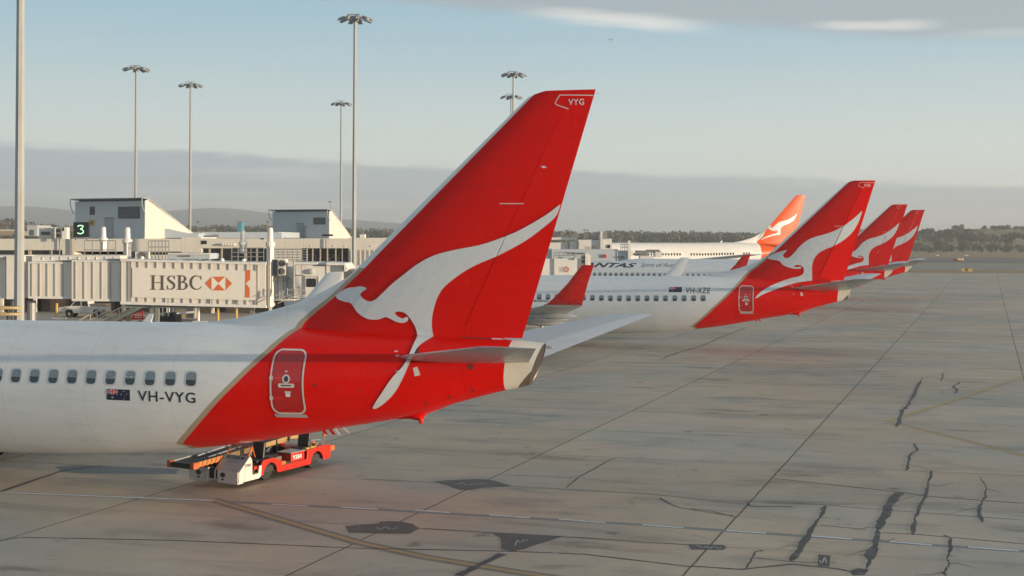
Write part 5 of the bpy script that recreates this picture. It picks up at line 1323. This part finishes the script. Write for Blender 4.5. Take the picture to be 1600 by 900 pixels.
# chassis
XR = 6.3
ch = MB().box(.25, XR-.3, .12, LW-.12, .34, .58).build('chassis', M_DARK, ld)
bum = MB(); bum.box(-.02, .34, 0, .86, .22, .66); bum.box(-.02, .5, 1.22, LW, .16, .74); bum.box(-.02, .34, 0, .86, .16, .23); bum.box(.03, .34, .86, 1.22, .25, .30); b_ = bum.build('front_bumper', M_GSEW, ld, bevel=.03)
MB().box(.05, .3, .86, 1.22, .30, .68).build('radiator_grille', M_SEATB, b_)
for y in (.62, 1.62):
    h_ = MB().lathe([(.0, -.02), (.085, -.03), (.10, .0), (.10, .05)], (-.03, y, .50), 'x', 16).build('headlight', mat('lamp glass dark', (.04, .045, .05), .15), b_)
    MB().lathe([(.0, -.02), (.04, -.02), (.045, .03)], (-.03, y, .32), 'x', 10).build('indicator', M_SEATB, b_)
# driver's pod
cw = MB().hexa([(.02, .02, .66), (.02, .98, .66), (.70, .98, 1.20), (.70, .02, 1.20)], [(.34, .02, .66), (.34, .98, .66), (.82, .98, 1.18), (.82, .02, 1.18)]).build('cowl', mat('cowl grey-white', (.44, .44, .43), .4, var=.12, streak=.2), ld, bevel=.02)
MB().hexa([(.50, .06, 1.05), (.50, .95, 1.05), (.695, .95, 1.205), (.695, .06, 1.205)], [(.505, .06, 1.045), (.505, .95, 1.045), (.70, .95, 1.20), (.70, .06, 1.20)]).build('number_panel', mat('number panel grey', (.30, .31, .32), .4), cw)
sl_ = (1.20-.66)/(.70-.02); nrm = Vector((-sl_, 0, 1)).normalized()
def cowl_text(s, y0, y1, x0, x1, m, bold=.0):            # reads from the front: left of the words is the vehicle's left
    V, T = text2d(s, 1, 0, bold); X0 = min(p[0] for p in V); X1 = max(p[0] for p in V); Y0 = min(p[1] for p in V); Y1 = max(p[1] for p in V); mb = MB()
    vs = []
    for p in V:
        y = lerp(y0, y1, (p[0]-X0)/(X1-X0)); x = lerp(x0, x1, (p[1]-Y0)/(Y1-Y0)); vs.append(Vector((x, y, .66+sl_*(x-.02)))+nrm*.012)
    return mb.add(vs, T).build('cowl_lettering', m, cw)
cowl_text('9384', .88, .14, .535, .665, M_BLACK, .015); cowl_text('QANTAS', .72, .22, .39, .43, M_BLACK, .02); cowl_text('freight', .62, .30, .30, .335, M_PALET, .0)
sp_ = cutp([(.0, .22), (1.28, .22), (1.42, .30), (1.46, .74), (1.30, .72), (1.24, .44), (.86, .42), (.84, 1.02), (.72, 1.22), (.66, 1.18), (.03, .66)], 1, -.03, .03, 'side_panel', M_GSEW, ld)
cutp([(.0, .3), (.84, .42), (.84, 1.0), (.7, 1.2), (.02, .66)], 1, .95, 1.0, 'inner_panel', M_GSEW, ld)
V, T = text2d('9384', 1, 0, .01); V = text_at(V, .38, .80, .36, .13); MB().add([(p[0], -.035, p[1]) for p in V], T).build('side_number', M_BLACK, sp_)
MB().box(.84, 1.32, .03, .95, .40, .46).build('footwell', M_DECK, ld)
M_SCREEN = mat('clear screen', (.30, .22, .17), .08, spec=.6); M_SCREEN.node_tree.nodes['Principled BSDF'].inputs['Alpha'].default_value = .28
ws = MB(); ws.path([(.70, .05, 1.19), (.98, .07, 1.56), (.98, .93, 1.56), (.70, .95, 1.19)], .028, 8); ws.path([(.98, .07, 1.56), (1.15, .06, 1.10)], .02); wf = ws.build('windscreen_frame', M_GSEO, ld)
MB().hexa([(.71, .08, 1.20), (.71, .92, 1.20), (.97, .90, 1.54), (.97, .10, 1.54)], [(.715, .08, 1.198), (.715, .92, 1.198), (.975, .90, 1.538), (.975, .10, 1.538)]).build('windscreen', M_SCREEN, wf)
st = MB(); st.M = Matrix.Translation((1.02, .5, 1.06)) @ Matrix.Rotation(R(-35), 4, 'Y')
for k in range(16):
    a, b = 2*PI*k/16, 2*PI*(k+1)/16; st.tube((.19*math.cos(a), .19*math.sin(a), 0), (.19*math.cos(b), .19*math.sin(b), 0), .016, .016, 6)
st.tube((0, 0, 0), (0, 0, -.35), .025, .025, 8); st.tube((-.19, 0, 0), (.19, 0, 0), .012, .012, 6); st.build('steering_wheel', M_SEATB, ld)
def seat(x, y, z):
    s = MB().hexa([(x-.04, y-.30, z), (x+.50, y-.26, z), (x+.50, y+.26, z), (x, y+.26, z)], [(x-.02, y-.26, z+.13), (x+.50, y-.26, z+.13), (x+.50, y+.26, z+.13), (x-.02, y+.26, z+.13)]).build('seat', M_SEATB, ld, bevel=.04)
    MB().hexa([(x+.42, y-.25, z+.10), (x+.56, y-.25, z+.10), (x+.56, y+.25, z+.10), (x+.42, y+.25, z+.10)], [(x+.52, y-.25, z+.80), (x+.66, y-.25, z+.80), (x+.66, y+.25, z+.80), (x+.52, y+.25, z+.80)]).build('seat_back', M_SEATB, s, bevel=.06)
seat(1.42, .42, .80); seat(4.55, .42, .86)
MB().box(1.1, 1.9, .06, .9, .58, .72).build('seat_box', M_GSER, ld, bevel=.02)
# red side body with arches
def arch(cx, r, n=8): return [(cx+r*math.cos(PI*k/n), .30+r*math.sin(PI*k/n)) for k in range(n+1)]
XA, XB = 2.02, 5.30
XA, XB = 2.05, 5.30
prof = [(1.46, .30)]+[(p[0], p[1]) for p in reversed(arch(XA, .46))]+[(2.60, .26), (4.75, .26)]+[(p[0], p[1]) for p in reversed(arch(XB, .46))]+[(XR, .34), (XR, .90), (5.85, .96), (4.62, .90), (4.55, .52), (2.78, .50), (2.72, .76), (2.5, .82), (2.35, .92), (1.6, .92), (1.46, .78)]
cutp(prof, 1, -.02, .04, 'side_body', M_GSER, ld); cutp(prof, 1, LW-.04, LW+.02, 'side_body', M_GSER, ld)
MB().box(2.7, 4.6, .04, 1.0, .48, .52).build('deck', M_DECK, ld); MB().box(4.55, 5.9, .04, 1.0, .84, .90).build('rear_deck', M_GSER, ld)
tb_ = MB().box(3.55, 4.50, .05, .62, .52, .90).build('tool_box', M_GSER, ld, bevel=.02); MB().box(3.53, 4.52, .03, .64, .90, .93).build('lid', M_ALU, tb_)
V, T = text2d('9384', 1, 0, .02); V = text_at(V, 3.66, .60, .62, .21); MB().add([(p[0], .045, p[1]) for p in V], T).build('box_number', M_ROO, tb_)
MB().tube((3.3, .5, .5), (3.3, .5, 1.25), .02, .02, 6).lathe([(.04, 0), (.05, .05), (.02, .1)], (3.3, .5, 1.25), 'z', 8).build('lever', M_SEATB, ld)
MB().box(2.8, 3.4, .35, .95, .52, .80).build('engine_cover', M_DECK, ld, bevel=.03)
for cx in (XA, XB):
    for y in (.14, LW-.14):
        wmb = MB(); wmb.lathe([(.2, -.13), (.31, -.15), (.33, -.08), (.33, .08), (.31, .15), (.2, .13)], (0, 0, 0), 'y', 22, 0); wmb.lathe([(.03, -.14), (.15, -.09), (.15, .09), (.03, .14)], (0, 0, 0), 'y', 14, 1); wo_ = wmb.build('wheel', [M_TYRE, mat('grimy hub', (.10, .09, .085), .6)], ld, True); wo_.location = (cx, y+(.17 if y < 1 else -.17), .33/.8); wo_.scale = (1.25, 1, 1.25)
# conveyor along the left half, nose hanging over the front
y0, y1 = 1.10, 1.98; zc0, zc1 = 1.04, 1.36
def cz(x): return lerp(zc0, zc1, (x+.75)/(XR+1.0))
cb = MB().hexa([(-1.1, y0, cz(-1.1)-.16), (XR+.25, y0, cz(XR+.25)-.16), (XR+.25, y0, cz(XR+.25)), (-1.1, y0, cz(-1.1))], [(-1.1, y1, cz(-1.1)-.16), (XR+.25, y1, cz(XR+.25)-.16), (XR+.25, y1, cz(XR+.25)), (-1.1, y1, cz(-1.1))]).build('conveyor_belt', M_BELT, ld)
random.seed(21)
for y in (y0-.06, y1+.02):
    MB().hexa([(-1.0, y, cz(-1.0)-.14), (XR+.2, y, cz(XR+.2)-.14), (XR+.2, y, cz(XR+.2)+.06), (-1.0, y, cz(-1.0)+.06)], [(-1.0, y+.045, cz(-1.0)-.14), (XR+.2, y+.045, cz(XR+.2)-.14), (XR+.2, y+.045, cz(XR+.2)+.06), (-1.0, y+.045, cz(-1.0)+.06)]).build('side_rail', M_ALU if y > 1.5 else mat('worn yellow rail', (.34, .22, .09), .5, var=.35, scale=5), cb)
hz = MB()
for k in range(7):
    x = -.97+k*.27; hz.hexa([(x, y0-.085, cz(x)-.15), (x+.12, y0-.085, cz(x)-.15), (x+.20, y0-.085, cz(x)+.065), (x+.08, y0-.085, cz(x)+.065)], [(x, y0-.062, cz(x)-.15), (x+.12, y0-.062, cz(x)-.15), (x+.20, y0-.062, cz(x)+.065), (x+.08, y0-.062, cz(x)+.065)])
hz.build('hazard_stripes', M_GSEO, cb)
MB().box(-1.2, -.97, y0-.10, y1+.08, cz(-.7)-.20, cz(-.7)+.03).build('nose_bumper', M_SEATB, cb, bevel=.04)
for y in (y0-.12, y1-.02): MB().box(-1.23, -.95, y, y+.16, cz(-.7)-.20, cz(-.7)+.07).build('nose_corner', mat('rusty orange steel', (.42, .10, .03), .6, var=.3, scale=6), cb, bevel=.03)
MB().path([(.1, y1-.2, cz(.1)+.05), (2.4, y1-.25, cz(2.4)+.16)], .045, 8).path([(.1, y0+.22, cz(.1)+.04), (2.2, y0+.22, cz(2.2)+.12)], .03, 8).build('hydraulic_rod', M_ALU, cb)
def hose(pts, r_, nm='hose', m_=M_SEATB): MB().path([tuple(p) for p in smooth_loop(pts, 5, 170, False)], r_, 6).build(nm, m_, ld)
hose([(2.7, .2, .55), (2.9, .3, .78), (3.2, .6, .9), (3.5, .95, .84), (3.8, 1.05, .95)], .022); hose([(2.75, .45, .56), (3.0, .6, .72), (3.3, .5, .86), (3.5, .8, .7)], .018); hose([(1.0, 1.02, .9), (1.4, 1.06, 1.02), (1.9, 1.05, .92), (2.5, 1.06, 1.08)], .02)
hose([(.1, 1.02, .7), (.5, 1.06, .95), (1.0, 1.06, .85)], .018, 'cable', M_GSEO)
for x_ in (1.7, 2.5, 3.3, 4.1, 4.9): MB().box(x_, x_+.07, y0-.085, y0-.06, cz(x_)-.15, cz(x_)+.07).build('rail_bracket', M_DARK, cb)
MB().box(2.85, 3.15, .02, .30, .52, .66).build('battery_box', M_GSEO, ld, bevel=.02); MB().box(4.65, 5.4, .06, .2, .9, .98).build('stowed_chock', mat('chock yellow', (.45, .30, .05), .6), ld, bevel=.02)
MB().path([(5.9, .05, .9), (5.9, .05, 1.35)], .015).lathe([(.05, 0), (.07, .03), (.06, .12), (.02, .15)], (5.9, .05, 1.33), 'z', 10).build('beacon', mat('amber lens', (.65, .22, .04), .25), ld)
MB().box(.35, .75, y0-.02, y1, .62, .84).build('lift_frame', M_DARK, ld)
MB().box(5.7, 6.5, .1, LW-.1, .46, .72).build('rear_frame', M_GSER, ld); MB().box(XR-.02, XR+.35, .0, .5, .62, .84).build('rear_step', M_GSEO, ld, bevel=.02)
MB().path([(4.9, .02, .92), (4.9, .02, 1.28), (5.6, .02, 1.22), (5.75, .02, .95)], .018, 6).build('grab_rail', M_ALU, ld)
for x_, y_ in ((5.65, .25), (5.95, .55)): MB().box(x_, x_+.16, y_, y_+.2, .90, 1.02).build('rear_lamp', mat('amber lens', (.65, .22, .04), .25), ld, bevel=.02)

# things under the lettered jet bridge --------------------------------
def px_thing(name, D, anchor, lab, cat, group=None):
    r = empty(name, tuple(at(*anchor, D))); tag(r, lab, cat, group); Mi_ = Matrix.Translation(-r.location)
    def mb(): m = MB(); m.M = Mi_; return m
    return r, mb
GZ = at(128, 500, 130)
ut = empty('utility_truck', (at(90, 500, 128).x, 128, 0)); tag(ut, 'white utility vehicle parked in shade under the jet bridge', 'truck')
MB().prism([(0, .55), (.1, 1.0), (1.2, 1.12), (1.75, 1.72), (3.0, 1.76), (3.2, 1.1), (4.8, 1.1), (4.8, .5), (4.25, .5), (4.1, .8), (3.6, .8), (3.45, .45), (1.55, .45), (1.4, .8), (.85, .8), (.7, .5)], 1, 0, 1.8).build('body', M_GSEW, ut, bevel=.05)
MB().prism([(1.4, 1.16), (1.82, 1.64), (2.3, 1.66), (2.3, 1.16)], 1, -.02, .0).build('door_window', M_DARKG, ut); MB().prism([(2.4, 1.16), (2.4, 1.66), (2.95, 1.66), (3.05, 1.16)], 1, -.02, .0).build('door_window', M_DARKG, ut)
for x in (1.13, 3.85):
    for y in (.1, 1.7): wheel_mb(x, y, .36, .22).build('wheel', [M_TYRE, M_HUB], ut, True)
MB().box(3.15, 4.78, .05, 1.75, 1.1, 1.35).build('tray', M_DECK, ut)
for x, y0_, y1_, m_, lab, nm in ((88.5, 474, 500, M_YELP, 'leftmost yellow post under the jet bridge, beside the white utility vehicle', 'post'), (340.5, 476, 497, M_YELP, 'yellow post under the middle of the lettered jet bridge', 'post'), (369.5, 476, 490, M_YELP, 'short yellow post under the right of the lettered jet bridge', 'post'), (310, 475, 497, M_BWHITE, 'white post on a flat base under the lettered jet bridge', 'post')):
    D = 122 if y1_ < 499 else 126; r, mb = px_thing('bollard_post', D, (x, y1_), lab, nm, 'posts under the jet bridge'); zt = at(x, y0_, D).z
    MB().tube((0, 0, -r.location.z), (0, 0, zt-r.location.z), .13, .13, 10).build('post_tube', m_, r); MB().box(-.5 if 'white' in lab else -.22, .9 if 'white' in lab else .22, -.3, .3, -r.location.z, -r.location.z+.12).build('foot', M_PALEB if 'white' in lab else M_GREYP, r)
r, mb = px_thing('baggage_container', 124, (285, 497), 'tan container with pale frame under the lettered jet bridge', 'container')
m = mb(); pxbox(m, 271, 476, 302, 497, 124, 2); m.build('container_box', M_TAN, r); m = mb()
for x in (269.5, 302): pxbox(m, x, 475, x+2, 498, 123.8, .3)
m.path([at(268, 490.5, 123.6), at(303, 487.5, 123.6)], .11); m.build('container_frame', M_BWHITE, r)
r, mb = px_thing('baggage_tug', 112, (262, 500), 'dark baggage tug with white canopy posts beneath the jet bridge', 'tug')
m = mb(); pxbox(m, 246, 493, 274, 508, 112, 2.2); pxbox(m, 258, 489, 268, 494, 112.3, 1.4); m.build('body', M_DARK, r, bevel=.06)
m = mb(); m.path([at(254, 494, 112), at(254.5, 479, 112), at(247, 478.5, 112), at(246.5, 494, 112)], .06); m.path([at(263, 494, 112), at(263, 480, 112)], .06); m.build('canopy_frame', M_BWHITE, r)
m = mb(); pxbox(m, 268, 488, 273, 494, 111.9, .6); m.build('seat_back', M_SEATB, r)
for x in (250, 269):
    m = mb(); p = at(x, 505, 111.9); m.lathe([(.1, -.1), (.36, -.12), (.36, .12), (.1, .1)], (p.x, 111.9, .38), 'y', 14); m.build('wheel', M_TYRE, r)
r, mb = px_thing('conveyor_ramp', 110, (165, 500), 'cream conveyor ramp with handrails rising under the jet bridge', 'conveyor')
m = mb(); pxpoly(m, [(160, 507), (214, 480), (220, 482.5), (172, 507)], 110, .25); pxpoly(m, [(150, 507), (205, 480.5), (207, 483), (158, 507)], 111.4, .2); m.build('side_beam', mat('cream steel', (.52, .47, .36), .5, var=.12), r)
m = mb(); q0, q1 = at(160, 507, 110.3), at(214, 482, 110.3); m.hexa([(q0.x, 110.25, q0.z), (q1.x, 110.25, q1.z), (q1.x, 110.25, q1.z-.25), (q0.x, 110.25, q0.z-.25)], [(q0.x, 111.4, q0.z), (q1.x, 111.4, q1.z), (q1.x, 111.4, q1.z-.25), (q0.x, 111.4, q0.z-.25)]); m.build('belt', M_BELT, r)
m = mb()
for a, b in (((120, 502), (158, 483)), ((134, 504), (172, 484)), ((143, 503), (190, 480))): m.path([at(*a, 109.8), at(*b, 109.8)], .055)
for x, y in ((127, 498), (141, 491.5), (152, 486), (158, 500), (166, 494), (176, 488), (186, 483)): m.path([at(x, y+12, 109.8), at(x, y, 109.8)], .04)
m.build('handrail', mat('cream steel', (.52, .47, .36), .5), r)
m = mb(); pxbox(m, 158, 484, 163, 497, 110.2, .4); m.build('support', M_TAN, r); m = mb(); pxbox(m, 196, 486, 202, 503, 110.2, .5); m.build('support', M_TAN, r)
r, mb = px_thing('baggage_cart', 116, (208, 502), 'red open baggage cart beside the conveyor ramp', 'cart')
m = mb(); pxbox(m, 182, 497, 224, 499.5, 116, 1.6); m.build('deck', M_GSER, r)
m = mb()
for x in (183, 195, 208, 222): pxbox(m, x, 485, x+1.4, 498, 116, .1); pxbox(m, x, 485, x+1.4, 498, 117.5, .1)
pxbox(m, 183, 489, 223, 490.5, 116, .08); pxbox(m, 183, 493.5, 223, 495, 116, .08); m.build('frame', M_GSER, r)
for x in (188, 218):
    m = mb(); p = at(x, 505, 115.9); m.lathe([(.08, -.08), (.26, -.1), (.26, .1), (.08, .08)], (p.x, 116, .27), 'y', 12); m.build('wheel', M_TYRE, r)
# hoop guard round the near mast
pm = at(32.5, 480, 50); hp0 = at(34, 481, 49.2)
hr = empty('hoop_guard', (hp0.x, 49.4, 0)); tag(hr, 'yellow curved hoop guard on dark legs at the lower left edge', 'guard rail')
m = MB()
for dz in (0, .24):
    pts = []
    for k in range(19):
        a = R(-90+180*k/18); pts.append((-.75+.62*math.cos(a), .35*math.sin(a), hp0.z-dz-.02*k/18))
    m.path([(-4.5, -.35, hp0.z-dz+.05)]+pts+[(-4.5, .35, hp0.z-dz+.05)], .055, 8)
m.build('hoop', mat('faded yellow tube', (.46, .34, .16), .5, var=.15), hr)
m = MB(); [m.tube((x, y, 0), (x, y, hp0.z), .06, .06, 8) for x, y in ((-.6, 0), (-1.6, -.3), (-2.6, .3))]; m.build('legs', M_DARK, hr)

# far field ------------------------------------------------------------
def far_box(name, lab, cat, px, py, parts, group=None):
    g = gp(px, py); r = empty(name, (g.x, g.y, 0)); k = g.y/F
    for nm, (x0, x1, y0, y1, z0, z1), mm in parts: MB().box(x0*k, x1*k, y0, y1, z0*k, z1*k).build(nm, mm, r, bevel=.04)
    return tag(r, lab, cat, group)
tr = far_box('airfield_truck', 'orange and white airfield truck on the dark far taxiway', 'truck', 1500, 408.6, [('body', (-5, 5.5, 0, 2, .9, 5.2), mat('truck orange', (.68, .26, .06), .4)), ('cab', (-8.2, -5.1, 0, 2, .7, 4.4), M_GSER), ('cargo_panel', (-4.2, 2.6, -.12, 0, 1.6, 4.7), mat('pale orange panel', (.72, .46, .20), .5)), ('rear_shutter', (3.3, 5.2, -.12, 0, 1.4, 4.8), M_BWHITE)])
for x in (-6.4, -2.4, 2.8):
    k = tr.location.y/F; MB().lathe([(.1, -.2), (.48, -.2), (.48, .2), (.1, .2)], (x*k, .1, .48), 'y', 12).build('wheel', M_TYRE, tr)
sgx = far_box('taxiway_sign', 'low yellow taxiway sign with black middle panel at the apron edge', 'sign', 1510, 425, [('sign_panel', (-8, -2.2, 0, .3, 1.6, 5.2), M_YELP), ('sign_panel', (2.4, 9.5, 0, .3, 1.6, 5.2), M_YELP), ('location_panel', (-2.1, 2.3, 0, .3, 1.6, 5.2), mat('sign black panel', (.03, .02, .01), .5)), ('sign_legs', (-7, 8.5, .1, .2, 0, 1.6), M_GREYP)])
V, T = text2d('A', 1, 0, .02); k = sgx.location.y/F
MB().add([((-1.0+p[0]*2.6)*k, -.06, (2.1+p[1]*2.8)*k) for p in V], T).build('sign_letter', mat('sign yellow letter', (.62, .42, .08), .5), sgx)
for x, wd, lab in ((1466, 2.6, 'left white gable marker in the dry grass beyond the taxiway'), (1511, 2.9, 'right white gable marker in the dry grass beyond the orange truck')):
    g = gp(x, 400.2); k = g.y/F; r = empty('gable_marker', (g.x, g.y, 0)); MB().prism([(-wd*k, 0), (wd*k, 0), (wd*.55*k, 2.0*k), (-wd*.55*k, 2.0*k)], 1, 0, 2).build('marker_hood', mat('white marker', (.8, .78, .74), .5), r); MB().box(-wd*k, wd*k, -.1, 2.1, 0, .25).build('marker_base', M_GREYP, r); tag(r, lab, 'marker', 'runway gable markers')
# a jet far up in the sky
fj = empty('flying_aircraft', tuple(at(956, 62, 2400)), R(160)); tag(fj, 'tiny white aircraft far up in the clear sky', 'aircraft')
MB().lathe([(.2, -5), (.9, -3.6), (1.0, 2.5), (.4, 5.2), (.1, 5.6)], (0, 0, 0), 'x', 12).build('body', M_WHITE, fj)
MB().hexa([(-1, -.6, -.2), (1.2, -.6, -.2), (2.0, -5.5, .3), (1.2, -5.5, .3)], [(-1, -.6, 0), (1.2, -.6, 0), (2.0, -5.5, .4), (1.2, -5.5, .4)]).build('wing', M_WHITE, fj); MB().hexa([(-1, .6, -.2), (1.2, .6, -.2), (2.0, 5.5, .3), (1.2, 5.5, .3)], [(-1, .6, 0), (1.2, .6, 0), (2.0, 5.5, .4), (1.2, 5.5, .4)]).build('wing', M_WHITE, fj)
MB().prism([(3.4, .6), (5.3, .4), (5.7, 2.2), (5.0, 2.2)], 1, -.1, .1).build('tail_fin', M_WHITE, fj)

# ------------------------------------------------------------------ the air
HZ = True
if HZ:
    hz = MB().box(-4400, 4400, -250, 6400, -1, 150).build('haze', []); hz.data.materials.clear()
    hm = bpy.data.materials.new('haze air'); hm.use_nodes = True; t = NT(hm.node_tree); hm.node_tree.nodes.clear()
    pv = t.n('ShaderNodeVolumePrincipled'); pv.inputs['Color'].default_value = (.95, .97, .99, 1); pv.inputs['Density'].default_value = .00027; pv.inputs['Anisotropy'].default_value = .2
    ou = t.n('ShaderNodeOutputMaterial'); t.l(pv.outputs[0], ou.inputs['Volume']); hz.data.materials.append(hm); tag(hz, kind='stuff')
bpy.context.view_layer.update()
